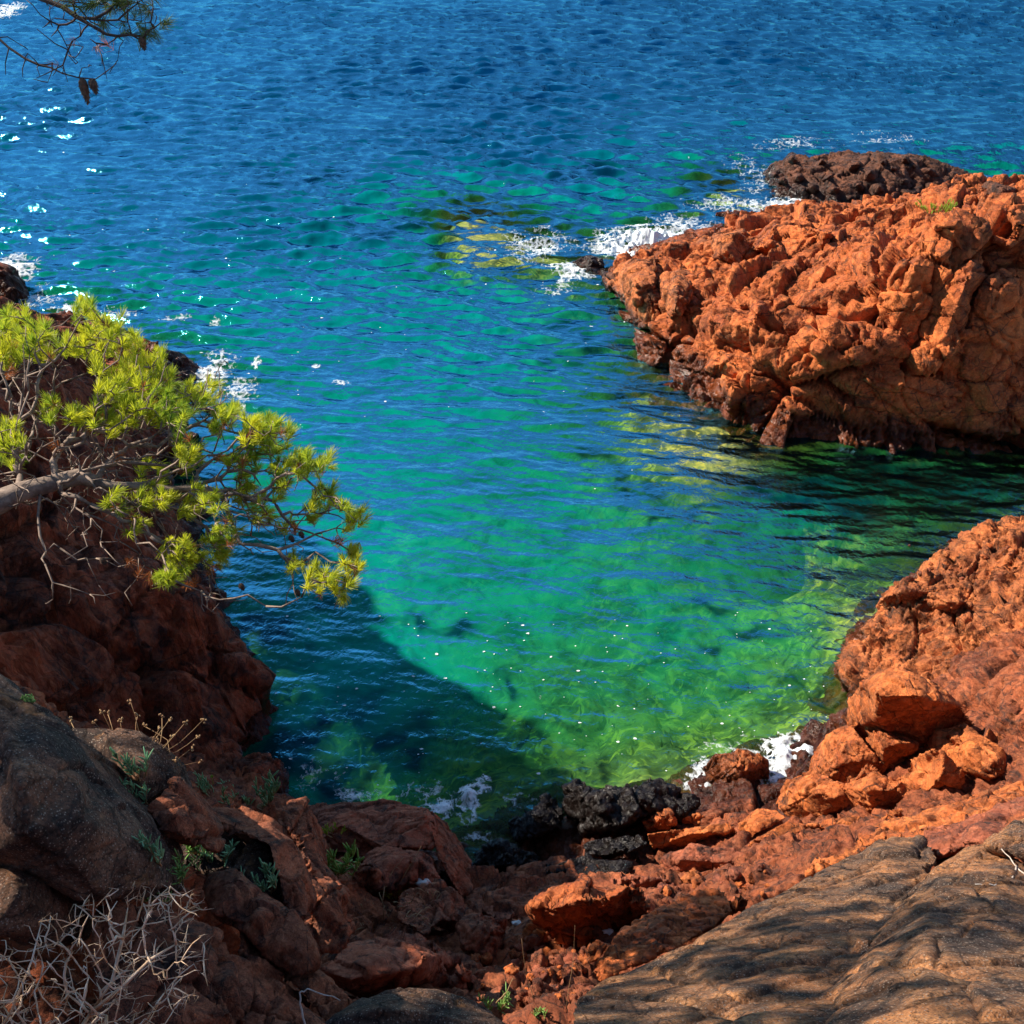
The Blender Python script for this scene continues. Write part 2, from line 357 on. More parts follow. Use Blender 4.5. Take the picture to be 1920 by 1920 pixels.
a1 = N(t, 'ShaderNodeTexNoise', i_Scale=.8, i_Detail=7., i_Roughness=.65, i_Distortion=.8); L(geo.outputs[0], a1.inputs[0])
a2 = N(t, 'ShaderNodeTexNoise', i_Scale=3.2, i_Detail=6., i_Roughness=.6, i_Distortion=1.6); L(geo.outputs[0], a2.inputs[0])
c = mixc(t, (.36, .34, .12), (.06, .075, .025), ramp(t, a1.outputs[0], [(.42, (0, 0, 0)), (.6, (1, 1, 1))]))
c = mixc(t, c, (.80, .60, .10), ramp(t, a2.outputs[0], [(.52, (0, 0, 0)), (.62, (.8, .8, .8))]))
c = mixc(t, c, (.035, .045, .03), ramp(t, a2.outputs[0], [(.36, (.85, .85, .85)), (.45, (0, 0, 0))]))
L(c, b.inputs['Base Color']); b.inputs['Roughness'].default_value = .9
M['seabed'] = m
seabed()

# ------------------------------------------------------------------ water
WV = []
for k in range(64):
    lam = 0.16*(1.9/0.16)**(random.random()**1.35); th = math.radians(random.gauss(-97, 13 if k % 6 else 45))
    WV.append((2*math.pi/lam, math.cos(th), math.sin(th), random.random()*6.28, .0125*lam**1.02*random.uniform(.5, 1.3)))
def waves(x, y):
    p = np.stack((x, y, 0*x), 1)
    wx = x+.16*fbm(p/2.7, 2, 71); wy = y+.16*fbm(p/2.9, 2, 75)
    h = 0*x
    for k, cx, cy, ph, A in WV: h += A*(np.exp(1.1*np.sin(k*(wx*cx+wy*cy)+ph))-1.27)
    g = .8+.3*fbm(p/6., 2, 81)
    shel = np.clip((y-11)/20+np.clip(-x-3, 0, 6)*.03, .13, 1.0)           # the cove is sheltered
    far = np.clip(1.-(y-120)/200, .0, 1)
    return h*g*shel*far*1.2
# dark seagrass beds, plus headland shade painted into the right channel
WEED_SHADE = [(620, 1400, 90, 60), (560, 1200, 60, 40), (700, 1450, 60, 25), (1110, 630, 70, 26), (1010, 660, 60, 18), (960, 525, 70, 20), (1230, 915, 70, 26), (1460, 940, 170, 28), (1700, 915, 330, 56), (1180, 870, 40, 26), (1300, 985, 110, 10), (880, 1150, 50, 16), (1330, 1170, 60, 14), (1000, 1250, 50, 16), (1480, 1320, 90, 10), (1250, 1240, 50, 14), (700, 420, 90, 14), (1180, 740, 50, 20), (560, 330, 120, 14), (1130, 330, 120, 14)]
def water():
    r1 = np.exp(np.arange(math.log(6.5), math.log(95), .0027)); r2 = np.geomspace(97, 6000, 60)
    R = np.concatenate((r1, r2))
    A = np.radians(np.concatenate((np.linspace(-100, -42, 60), np.arange(-41.8, 41.8, .15), np.linspace(42, 100, 60))))
    RR, AA = np.meshgrid(R, A, indexing='ij'); x = (RR*np.sin(AA)).ravel(); y = (RR*np.cos(AA)).ravel()
    z = waves(x, y); d = depth(x, y)
    F = grid_faces(len(R), len(A))[:, ::-1]
    v = np.stack((x, y, z), 1)
    o = mesh_obj('water', v, F, M['water'], origin=np.zeros(3), kind='structure')
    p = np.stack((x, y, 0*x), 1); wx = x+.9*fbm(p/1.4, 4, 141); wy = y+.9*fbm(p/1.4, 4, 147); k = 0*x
    for px, py, rx, ry in WEED_SHADE:
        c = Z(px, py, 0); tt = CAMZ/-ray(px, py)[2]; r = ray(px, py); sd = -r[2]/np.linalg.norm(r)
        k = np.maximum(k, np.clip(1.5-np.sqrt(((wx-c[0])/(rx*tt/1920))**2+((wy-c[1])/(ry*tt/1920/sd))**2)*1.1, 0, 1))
    a = o.data.attributes.new('weed_shade', 'FLOAT', 'POINT'); a.data.foreach_set('value', k.astype(np.float32))
    a = o.data.attributes.new('depth', 'FLOAT', 'POINT'); a.data.foreach_set('value', d.astype(np.float32))
m, t, b, out = new_mat('sea_water'); L = t.links.new
t.nodes.remove(b)
at = N(t, 'ShaderNodeAttribute', attribute_name='depth')
geo = t.nodes.new('ShaderNodeNewGeometry')
wn = N(t, 'ShaderNodeTexNoise', i_Scale=.35, i_Detail=5., i_Roughness=.6, i_Distortion=.6); L(geo.outputs[0], wn.inputs[0])
dm = N(t, 'ShaderNodeMath', operation='MULTIPLY_ADD'); L(wn.outputs[0], dm.inputs[0]); dm.inputs[1].default_value = .7; dm.inputs[2].default_value = .65
dd = N(t, 'ShaderNodeMath', operation='MULTIPLY'); L(at.outputs['Fac'], dd.inputs[0]); L(dm.outputs[0], dd.inputs[1])
d1 = N(t, 'ShaderNodeMath', operation='DIVIDE'); L(dd.outputs[0], d1.inputs[0]); d1.inputs[1].default_value = 14.
tone = ramp(t, d1.outputs[0], [(0., (.15, .17, .012)), (.06, (.025, .20, .04)), (.13, (.004, .25, .12)), (.21, (.001, .27, .20)), (.34, (.0005, .22, .225)), (.50, (.0003, .13, .18)), (.70, (.0003, .06, .13)), (1., (.0003, .030, .105))])
ex = N(t, 'ShaderNodeMath', operation='MULTIPLY'); L(dd.outputs[0], ex.inputs[0]); ex.inputs[1].default_value = -.46
ee = N(t, 'ShaderNodeMath', operation='EXPONENT'); L(ex.outputs[0], ee.inputs[0])
e2 = N(t, 'ShaderNodeMath', operation='MULTIPLY'); L(ee.outputs[0], e2.inputs[0]); e2.inputs[1].default_value = .97
e3 = N(t, 'ShaderNodeMath', operation='MULTIPLY_ADD'); L(N(t, 'ShaderNodeAttribute', attribute_name='weed_shade').outputs['Fac'], e3.inputs[0]); e3.inputs[1].default_value = -.85; e3.inputs[2].default_value = 1.
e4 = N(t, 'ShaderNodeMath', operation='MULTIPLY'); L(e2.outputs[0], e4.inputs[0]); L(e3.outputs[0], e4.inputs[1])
tint = ramp(t, d1.outputs[0], [(0., (1, .98, .92)), (.1, (.42, .95, .62)), (.25, (.1, .8, .62))])
wd = N(t, 'ShaderNodeTexNoise', i_Scale=1.15, i_Detail=8., i_Roughness=.66, i_Distortion=1.3); L(geo.outputs[0], wd.inputs[0])
weed_shade = ramp(t, wd.outputs[0], [(.40, (.30, .36, .42)), (.50, (.85, .85, .85)), (.62, (1.12, 1.08, .95))])
near = ramp(t, d1.outputs[0], [(.02, (1, 1, 1)), (.34, (.25, .25, .25)), (.6, (.12, .12, .12))])
tone = mixc(t, tone, mixc(t, tone, weed_shade, 1., 'MULTIPLY'), near)
aw = N(t, 'ShaderNodeAttribute', attribute_name='weed_shade')
tone = mixc(t, tone, mixc(t, tone, (.07, .15, .30), 1., 'MULTIPLY'), aw.outputs['Fac'])  # dims seagrass and the headland shadow painted into the channel
df = t.nodes.new('ShaderNodeBsdfDiffuse'); L(tone, df.inputs[0])
tr = t.nodes.new('ShaderNodeBsdfTransparent'); L(tint, tr.inputs[0])
mx = t.nodes.new('ShaderNodeMixShader'); L(e4.outputs[0], mx.inputs[0]); L(df.outputs[0], mx.inputs[1]); L(tr.outputs[0], mx.inputs[2])
b1 = N(t, 'ShaderNodeTexNoise', i_Scale=8., i_Detail=4., i_Roughness=.55, i_Distortion=.6); L(geo.outputs[0], b1.inputs[0])
bp = N(t, 'ShaderNodeBump', i_Strength=.5, i_Distance=.035); L(b1.outputs[0], bp.inputs['Height'])
gl = N(t, 'ShaderNodeBsdfGlossy', i_Roughness=.10); gl.inputs[0].default_value = (.09, .38, .52, 1); L(bp.outputs[0], gl.inputs['Normal'])
fr = N(t, 'ShaderNodeFresnel', i_IOR=1.24); L(bp.outputs[0], fr.inputs['Normal'])
ms = t.nodes.new('ShaderNodeMixShader'); L(fr.outputs[0], ms.inputs[0]); L(mx.outputs[0], ms.inputs[1]); L(gl.outputs[0], ms.inputs[2])
L(ms.outputs[0], out.inputs[0])
M['water'] = m
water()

# ------------------------------------------------------------------ foam
m, t, b, out = new_mat('foam'); L = t.links.new; b.inputs['Base Color'].default_value = (.80, .85, .87, 1); b.inputs['Roughness'].default_value = .6
fa = N(t, 'ShaderNodeAttribute', attribute_name='froth'); geo = t.nodes.new('ShaderNodeNewGeometry')
f1 = N(t, 'ShaderNodeTexNoise', i_Scale=9., i_Detail=9., i_Roughness=.75, i_Distortion=1.2); L(geo.outputs[0], f1.inputs[0])
f2 = N(t, 'ShaderNodeTexVoronoi', feature='DISTANCE_TO_EDGE', i_Scale=7.); fw = N(t, 'ShaderNodeMix'); fw.data_type = 'VECTOR'; fw.inputs[0].default_value = .2; L(geo.outputs[0], fw.inputs[4]); L(f1.outputs[1], fw.inputs[5]); L(fw.outputs[1], f2.inputs[0])
f3 = N(t, 'ShaderNodeMath', operation='MULTIPLY_ADD'); L(f2.outputs[0], f3.inputs[0]); f3.inputs[1].default_value = -1.3; L(f1.outputs[0], f3.inputs[2])
f4 = N(t, 'ShaderNodeMath', operation='ADD'); L(f3.outputs[0], f4.inputs[0]); L(fa.outputs['Fac'], f4.inputs[1])
al = ramp(t, f4.outputs[0], [(.62, (0, 0, 0)), (.78, (.38, .38, .38)), (1.08, (.92, .92, .92))])
tp = t.nodes.new('ShaderNodeBsdfTransparent'); mx = t.nodes.new('ShaderNodeMixShader'); L(al, mx.inputs[0]); L(tp.outputs[0], mx.inputs[1]); L(b.outputs[0], mx.inputs[2]); L(mx.outputs[0], out.inputs[0])
M['foam'] = m
# photo px, py, rx, ry, strength, height of froth
FOAM = [(1215, 462, 105, 38, 1.15, .22), (1070, 508, 48, 20, 1.0, .06), (1010, 460, 80, 42, .55, 0), (1035, 545, 55, 32, .52, 0), (1270, 430, 90, 34, .6, 0), (1400, 385, 130, 18, .62, .03), (1500, 385, 70, 14, .95, .06),
        (1400, 320, 60, 40, .38, 0), (1480, 270, 140, 16, .40, 0), (1660, 262, 90, 20, .42, 0), (1860, 345, 40, 10, .6, 0), (1420, 355, 50, 20, .5, 0),
        (20, 510, 50, 30, .95, .05), (70, 560, 50, 30, .55, 0), (200, 595, 70, 24, .5, 0), (120, 585, 40, 20, .6, 0), (400, 700, 38, 40, .85, .05), (440, 740, 55, 45, .45, 0), (0, 25, 40, 18, .85, 0), (400, 603, 12, 8, .8, 0),
        (480, 683, 10, 12, .8, 0), (592, 687, 10, 6, .8, 0), (640, 722, 24, 8, .5, 0), (330, 598, 60, 8, .4, 0),
        (1490, 1412, 60, 34, 1.2, .10), (1400, 1455, 110, 46, .85, .03), (1330, 1465, 50, 34, .75, 0), (1450, 1440, 70, 30, .8, 0), (1440, 1480, 50, 20, .6, 0), (1500, 1390, 30, 30, .4, 0), (1330, 1400, 120, 60, .22, 0),
        (880, 1505, 26, 38, 1.0, .12), (825, 1515, 28, 24, .85, .06), (905, 1475, 20, 20, .7, .04), (780, 1490, 130, 34, .42, 0), (660, 1492, 50, 18, .55, .02), (960, 1500, 60, 20, .4, 0), (1000, 1440, 200, 60, .2, 0), (900, 1570, 40, 12, .5, 0), (600, 1450, 120, 50, .28, 0), (1010, 1310, 20, 8, .4, 0)]
def foam():
    VV, FF, DD = [], [], []; n0 = 0
    for k, (px, py, rx, ry, st, ht) in enumerate(FOAM):
        c = Z(px, py, 0); tt = (CAMZ)/-ray(px, py)[2]; r = ray(px, py); sd = -r[2]/np.linalg.norm(r)
        wx = rx*tt/1920; wy = ry*tt/1920/sd; st_ = max(.009, .00062*tt)
        nx = int(3*wx/st_); ny = int(3*wy/(st_*1.3))
        X, Y = np.meshgrid(np.linspace(c[0]-1.5*wx, c[0]+1.5*wx, nx), np.linspace(c[1]-1.5*wy, c[1]+1.5*wy, ny)); x, y = X.ravel(), Y.ravel()
        p = np.stack((x, y, 0*x), 1); q = warp(p, .35, .7, 300)
        e = np.clip(1-(((x-c[0])/wx)**2+((y-c[1])/wy)**2)**.6*.66, 0, 1)*st
        f1, f2, _, _ = worley(q/.42, 301); g1, g2, _, _ = worley(q/.16, 302)
        lace = np.maximum(1-(f2-f1)*3.2, .8-(g2-g1)*3.)+.55*fbm(p/.5, 3, 303)
        sp = vnoise(p/.05, 304)
        mask = e*.72+.46*lace*np.sqrt(np.clip(e, 0, 1))+.10*sp > .36
        z = waves(x, y)+.010+ht*np.clip(e-.35, 0, 1)*(1.+1.1*fbm(p/.22, 3, 305))+.006*vnoise(p/.04, 306)
        F = grid_faces(ny, nx); keep = mask[F].all(1)
        if not keep.any(): continue
        v, F, u_ = compact(np.stack((x, y, z), 1), F[keep]); VV.append(v); DD.append((e*.62+.22*lace*np.sqrt(np.clip(e, 0, 1)))[u_]); FF.append(F+n0); n0 += len(v)
    # loose flecks drifting in the cove and off the point
    for k in range(300):
        if k < 150: px, py = random.uniform(500, 1550), random.uniform(1150, 1480)
        else: px, py = random.uniform(0, 1500), abs(random.gauss(600, 180))
        c = Z(px, py, 0); r = random.choice((.006, .008, .010, .012, .022))*(1 if k < 150 else 1.3)
        if py < 900: r *= 1.1
        a = np.linspace(0, 2*math.pi, 7)[:-1]; rr = r*RNG.uniform(.5, 1.2, 6)
        x = c[0]+np.cos(a)*rr*1.5; y = c[1]+np.sin(a)*rr
        z = waves(x, y)+.012; VV.append(np.stack((x, y, z), 1)); DD.append(np.full(6, .7)); FF.append(np.array([[n0, n0+1, n0+2, n0+3], [n0, n0+3, n0+4, n0+5]])); n0 += 6
    o = mesh_obj('sea_foam', np.vstack(VV), np.vstack(FF), M['foam'], origin=np.zeros(3), kind='stuff', label='white foam and froth where the swell washes the rocks', category='foam')
    a = o.data.attributes.new('froth', 'FLOAT', 'POINT'); a.data.foreach_set('value', np.concatenate(DD).astype(np.float32))
foam()

# ------------------------------------------------------------------ big rock formations
HL_ = [
    (1110, 505, .05), (1130, 515, .05), (1180, 492, .95), (1160, 530, .5), (1140, 508, .4), (1260, 485, 1.2), (1330, 435, .9), (1400, 425, 1.2), (1470, 402, 1.7), (1560, 412, 1.8), (1640, 400, 2.0), (1700, 392, 2.3), (1760, 380, 2.7), (1800, 365, 2.3),
    (1850, 350, 2.5), (1920, 345, 2.6), (1200, 560, .9), (1250, 600, 1.0), (1300, 520, 1.2), (1300, 600, 1.1), (1400, 500, 1.8), (1400, 600, 1.7), (1400, 700, 1.0), (1320, 680, .6), (1500, 480, 2.2), (1500, 560, 2.2), (1500, 640, 1.7), (1600, 480, 2.7), (1600, 560, 2.6),
    (1550, 700, 1.5), (1450, 780, .45), (1600, 780, 1.0), (1700, 800, .9), (1700, 640, 2.8), (1700, 560, 3.3), (1650, 430, 2.4), (1750, 430, 3.1), (1700, 710, 2.0), (1800, 740, 1.6), (1790, 820, .4), (1850, 790, .9), (1800, 640, 3.2), (1840, 520, 4.3), (1830, 580, 4.3), (1780, 520, 4.0), (1900, 430, 4.0), (1900, 520, 4.3),
    (1880, 650, 2.8), (1900, 740, 1.8), (1900, 840, .3), (1250, 690, .05), (1300, 770, .1), (1400, 815, .1), (1500, 838, .1), (1600, 850, .1), (1780, 862, .0), (1920, 858, 0), (1200, 615, .25), (1165, 560, .25), (1235, 660, .2),
    (2100, 430, 3.4), (2100, 560, 4.6), (2150, 700, 3.5), (2100, 860, 0), (2300, 500, 5),
    (1060, 480, -1), (1100, 560, -1), (1160, 640, -1), (1210, 760, -1), (1370, 890, -1.2), (1600, 905, -1.6), (1800, 920, -1.6), (2000, 910, -1.6), (1250, 430, -.5), (1330, 395, -.5), (1500, 380, -.5), (1620, 372, -.3), (1700, 345, -.3), (1060, 510, -.8), (1140, 455, -1), (1200, 420, -1.2), (1880, 300, -1), (2000, 285, -1), (2200, 270, -1), (2000, 330, 2.2), (2120, 330, 2.6)]
FW = np.array([Z(*q) for q in [(1140, 540, 0), (1180, 610, 0), (1250, 690, 0), (1300, 770, 0), (1400, 815, 0), (1500, 838, 0), (1600, 850, 0), (1780, 862, 0), (1920, 858, 0), (2200, 862, 0)]])
def hold(q):
    px, py, z = q
    while z > 0:                                             # keep the face behind its own waterline, never overhanging
        p = Z(px, py, z)
        if p[1] >= np.interp(p[0], FW[:, 0], FW[:, 1])+.42*z: break
        z -= .05
    return (px, py, max(z, 0))
HL = [Z(*(hold(q) if q[2] > 0 else q)) for q in HL_]
heightfield('rocky_headland', HL, 1, 21, 16.5, 38,   .036, M['orange'], 2.3, 100, cut=-.9, ani=(.8, 1., 1.6), amp=.9, big=1.1, dome=.0,
            label='large craggy orange rock headland running out from the right side', category='headland')
IS = [Z(q[0], q[1], q[2]*.6-(.15 if q[2] > .45 else 0) if q[2] > 0 else q[2]) for q in [(1440, 320, .4), (1480, 300, 1.0), (1560, 295, 1.3), (1650, 290, 1.6), (1720, 295, 1.5), (1780, 315, 1.2), (1840, 335, .9), (1880, 345, .8), (1500, 350, .8), (1600, 340, 1.3), (1700, 340, 1.2), (1560, 380, .3), (1650, 385, .3), (1450, 355, .2), (1600, 395, 0), (1700, 390, .2), (1760, 370, .5),
    (1420, 340, -.5), (1400, 370, -1), (1450, 385, -.5), (1540, 400, -.6), (1640, 405, -.6), (1480, 270, -1.2), (1600, 262, -1.3), (1720, 265, -1.3), (1850, 305, -1.2), (1950, 330, -.8), (1420, 300, -1), (1750, 400, -.5), (1850, 380, .2)]]
heightfield('rock_islet', IS, 7, 24, 29, 44, .05, M['brown'], 1.0, 200, cut=-.8, amp=.55, dome=.30,
            label='low dark brown rounded rocks at the waterline beyond the orange headland', category='rocks')
SH = [Z(*q) for q in [(1920, 985, .9), (1860, 992, .8), (1790, 1015, .5), (1730, 1060, .3), (1850, 1080, 1.), (1920, 1100, 1.4), (1680, 1110, .8), (1750, 1095, .9), (1820, 1130, .9), (1750, 1200, .9), (1900, 1200, 1.5), (1640, 1180, .5), (1650, 1250, .6), (1800, 1280, 1.2), (1920, 1300, 1.8), (1610, 1330, .4),
    (1750, 1350, 1.1), (1850, 1400, 1.9), (1920, 1450, 2.6), (1920, 1380, 2.2), (1590, 1200, .1), (1585, 1280, .1), (1570, 1360, .1), (1540, 1420, .2), (1700, 1450, 1.2), (1600, 1420, .8), (1640, 1500, 1.1), (1640, 1380, 1.4), (1700, 1330, 1.9), (1760, 1400, 2.1), (1820, 1460, 2.2), (1600, 1460, 1.0), (2050, 1300, 2.5), (2100, 1100, 2), (2100, 980, 1),
    (1920, 965, -.5), (1780, 990, -.6), (1690, 1060, -.8), (1640, 1100, -.5), (1560, 1180, -.8), (1545, 1280, -.8), (1530, 1360, -.7), (1480, 1440, -.4), (2100, 950, -.5)]]
heightfield('rock_shelf', SH, 3.2, 12, 6.5, 17.5, .026, M['shelf'], .8, 300, cut=-.7, ani=(1, 1, 1.8), amp=1., dome=.05,
            label='lumpy brown and orange rock shelf on the right edge of the cove', category='rock shelf')
CL = [Z(*q) for q in [(0, 512, .6), (70, 590, 0), (40, 560, .9), (0, 560, 1.4), (150, 640, 1.4), (230, 620, .3), (280, 650, .7), (330, 690, .5), (0, 650, 2.8), (200, 740, 1.8), (100, 800, 3.3), (0, 880, 4.7), (180, 880, 3.7), (250, 1040, 2.9), (200, 1000, 3.3), (100, 980, 3.9), (0, 1000, 4.5),
    (300, 1140, 2.5), (200, 1150, 2.9), (100, 1150, 3.4), (0, 1150, 4.), (385, 1200, 1.6), (300, 1250, 2.0), (412, 1290, 1.2), (150, 1280, 2.9), (0, 1250, 3.9), (430, 1430, .6), (330, 1380, 1.5), (380, 1440, 1.1), (200, 1400, 2.4), (0, 1400, 4),
    (370, 690, 0), (370, 770, 0), (340, 860, 0), (330, 950, 0), (400, 1130, 0), (437, 1290, 0), (455, 1430, -.1), (420, 690, -1), (430, 800, -1.2), (420, 950, -1.2), (470, 1130, -1.2), (500, 1290, -1.2), (520, 1400, -.8), (0, 480, -.8), (90, 560, -.8), (250, 590, -.8), (-200, 400, -1)]]
CL += [np.array(q) for q in [(-9.3, 6.4, 12.4), (-9.3, 7.7, 12.3), (-9.3, 9, 11.1), (-9.4, 10.5, 9.8), (-17.2, 20.4, 11.2), (-16.3, 19.5, 11.0), (-15.2, 18.1, 9.8), (-14.4, 17, 10.9), (-13.9, 16.2, 10.3), (-13.2, 15.4, 12.2), (-12.8, 14.7, 11.2), (-10.5, 13, 8.6), (-8.1, 9.5, 8.6), (-7.9, 8.5, 9.4), (-19, 24, 9), (-21, 26, 5), (-21, 31, -1), (-15.5, 24, 1.5), (-11.5, 19.5, 3), (-12.5, 21.5, 2.2), (-16, 25.5, 0), (-12, 10, 11), (-5.2, 6.5, 4.5), (-4.2, 6.8, 2.5), (-7, 6, 8.6), (-3.6, 8, .8), (-22, 24, 9), (-10, 5, 11)]]
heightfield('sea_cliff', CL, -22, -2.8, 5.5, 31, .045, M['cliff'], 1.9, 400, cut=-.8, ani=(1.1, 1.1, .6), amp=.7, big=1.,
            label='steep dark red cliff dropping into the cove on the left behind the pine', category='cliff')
BS = [T(*q) for q in [(100, 1500, 5.4), (100, 1800, 4.9), (280, 1600, 6.1), (450, 1650, 7.6), (400, 1850, 5.8), (600, 1700, 9.5), (620, 1850, 7.8), (560, 1520, 12.6), (500, 1470, 13.3), (420, 1480, 12.9), (750, 1620, 12.5), (750, 1750, 10.2), (850, 1850, 8.4), (960, 1850, 8.6), (960, 1750, 10.2), (950, 1680, 11.5), (1100, 1800, 9.1), (1100, 1900, 6.4),
    (1250, 1720, 10), (1300, 1850, 7.5), (1400, 1750, 8.4), (1600, 1900, 6.1), (1600, 1700, 8.2), (1900, 1900, 5.4), (1900, 1650, 7.3), (1900, 1550, 8.6), (1500, 1640, 9.), (350, 1450, 11), (150, 1400, 9.5)]]
BS += [Z(*q) for q in [(1000, 1610, .35), (1100, 1620, .6), (1200, 1560, .4), (1250, 1630, .8), (1400, 1560, .7), (1300, 1520, .2), (1420, 1490, .2), (1500, 1500, .5), (1520, 1580, 1.1), (1100, 1680, 1.6), (930, 1640, .1), (860, 1560, -.2), (900, 1510, -.5), (1050, 1460, -.4), (1250, 1460, -.3), (1400, 1430, -.3), (1700, 1500, 1.6), (1800, 1500, 2.2), (1900, 1500, 3),
    (650, 1480, -.5), (560, 1450, -.6), (800, 1440, -1), (1150, 1400, -.9), (1600, 1460, .8)]]
BS += [np.array(q) for q in [(0, .5, 8.6), (-2, .8, 9), (3, .6, 8.2), (-4, 2, 9.3), (4.5, 3, 6.6), (0, -2, 10.3), (6, 6, 4.6), (8, 9, 4), (12, 12, 3), (6, 1, 9.6), (-6, 4, 9), (-5, -2, 10.6), (6, -3, 10.6)]]
heightfield('rocky_ground', BS, -7, 12, -3, 10.5, .028, M['ground'], 1.15, 500, cut=-.7, ani=(1, .8, 1.8), amp=.8, rough=.8, big=.8, kind='structure')

# ------------------------------------------------------------------ separate rocks, blocks and slabs
R = rock
def crag(outl, inner, seed, lift=.55, base=-.15, mat='orange', on='rocky_headland', name='crag', size=1.3, amp=.6, vox=.04, **k):
    R(name, c2([(a, b, base) for a, b in outl]), c2([(a, b, lift) for a, b in inner]), M[mat], '', thick=1., vox=vox, size=size, seed=seed, amp=amp, smooth=1, on=on, big=.5, **k)
crag([(1170, 490), (1290, 425), (1370, 450), (1340, 560), (1350, 650), (1270, 650), (1180, 590)], [(1230, 510), (1300, 470), (1290, 570), (1310, 620)], 801, .45)
crag([(1430, 450), (1540, 365), (1640, 345), (1710, 420), (1765, 480), (1690, 520), (1600, 500), (1480, 480)], [(1560, 390), (1650, 370), (1640, 440)], 802, .6)
crag([(1380, 640), (1420, 560), (1510, 490), (1560, 560), (1530, 640), (1460, 700), (1400, 720)], [(1480, 560), (1450, 640)], 803, .35)
crag([(1480, 960), (1500, 820), (1560, 700), (1640, 590), (1720, 540), (1790, 600), (1730, 680), (1690, 800), (1650, 900), (1570, 970)], [(1690, 620), (1640, 740), (1600, 850), (1560, 910)], 804, .7)
crag([(1700, 700), (1740, 620), (1830, 560), (1930, 590), (1990, 900), (1900, 1180), (1820, 1270), (1720, 1180), (1660, 1000), (1680, 850)], [(1800, 620), (1900, 640), (1760, 760), (1900, 850), (1800, 950), (1780, 1100)], 805, .75)
crag([(1150, 860), (1290, 785), (1400, 825), (1475, 930), (1390, 970), (1180, 960)], [(1280, 850), (1390, 880), (1250, 920)], 806, .5)
crag([(800, 500), (860, 410), (900, 350), (1040, 355), (1160, 380), (1180, 430), (1090, 500), (940, 520)], [(900, 390), (1040, 400), (1110, 430), (880, 470)], 807, .4)
crag([(560, 780), (640, 690), (760, 670), (890, 700), (900, 780), (850, 890), (600, 860)], [(680, 710), (840, 730), (800, 820), (620, 790)], 808, .5)
crag([(1690, 300), (1700, 250), (1745, 222), (1795, 245), (1800, 310)], [(1740, 245), (1760, 280)], 809, .35)
crag([(1740, 430), (1830, 330), (1920, 240), (2000, 240), (2000, 440), (1860, 480)], [(1860, 340), (1940, 300), (1900, 410)], 810, .45)
crag([(960, 700), (1050, 640), (1180, 610), (1270, 650), (1230, 720), (1160, 750), (1000, 760)], [(1080, 670), (1200, 650)], 811, .4)
crag([(1150, 1010), (1260, 980), (1400, 990), (1540, 1000), (1680, 1080), (1640, 1180), (1500, 1200), (1380, 1150), (1230, 1140)], [(1300, 1040), (1450, 1060), (1580, 1100)], 812, .5)
crag([(460, 960), (480, 900), (560, 890), (660, 900), (760, 930), (940, 920), (960, 990), (800, 1010), (560, 1000)], [(540, 920), (720, 950), (880, 950)], 813, .25)
crag([(430, 640), (440, 590), (520, 560), (580, 600), (570, 680), (520, 760), (470, 780), (430, 720)], [(500, 610), (500, 700)], 814, .35, mat='shelf')
crag([(260, 600), (330, 540), (430, 520), (450, 590), (430, 700), (420, 800), (360, 810), (300, 720)], [(360, 580), (380, 680)], 815, .3, mat='shelf')
crag([(570, 480), (620, 430), (720, 390), (800, 400), (800, 480), (760, 560), (640, 540)], [(660, 450), (740, 440), (700, 500)], 816, .35, mat='shelf')
crag([(1340, 690), (1400, 600), (1480, 560), (1560, 640), (1520, 760), (1420, 900), (1380, 820)], [(1460, 640), (1440, 740)], 817, .3)
crag([(195, 620), (250, 570), (330, 530), (430, 530), (410, 640), (340, 720), (280, 700)], [(300, 570), (370, 560), (330, 640)], 818, .45, .05, 'shelf')
crag([(85, 575), (130, 545), (190, 570), (240, 590), (250, 625), (190, 615), (120, 610)], [(140, 570), (200, 595)], 819, .3, -.05, 'brown', size=.8)
crag([(1700, 210), (1780, 190), (1850, 225), (1900, 260), (1800, 300), (1720, 260)], [(1780, 225), (1840, 250)], 820, .3, -.05, 'brown', size=.8)
for i in range(26):                                                    # the round boulders the islet is heaped from
    cx, cy = [(900, 180), (960, 140), (1010, 190), (1080, 150), (1120, 190), (950, 230), (1000, 250), (1060, 260), (1150, 240), (1200, 170), (1250, 140), (1290, 200), (1200, 280), (1260, 250), (1330, 130), (1380, 180), (1340, 240), (1420, 140), (1440, 210), (1480, 170), (1520, 230), (1560, 190), (1600, 240), (1450, 280), (1390, 280), (1660, 230)][i]
    a = (38, 74, 52, 96, 44, 62)[i*5 % 6]; b = (24, 34, 20, 42, 28)[i*3 % 5]; cx += 17*math.sin(i*2.3); cy += 14*math.cos(i*3.1); an = [k*math.pi/3.5+.3*((i*5) % 3) for k in range(7)]
    crag([(cx+a*math.cos(q), cy+b*math.sin(q)) for q in an], [(cx, cy-b*.3)], 830+i, .42+.12*(i % 3), -.1, 'brown', 'rock_islet', 'islet_boulder', .6, .6, .05)
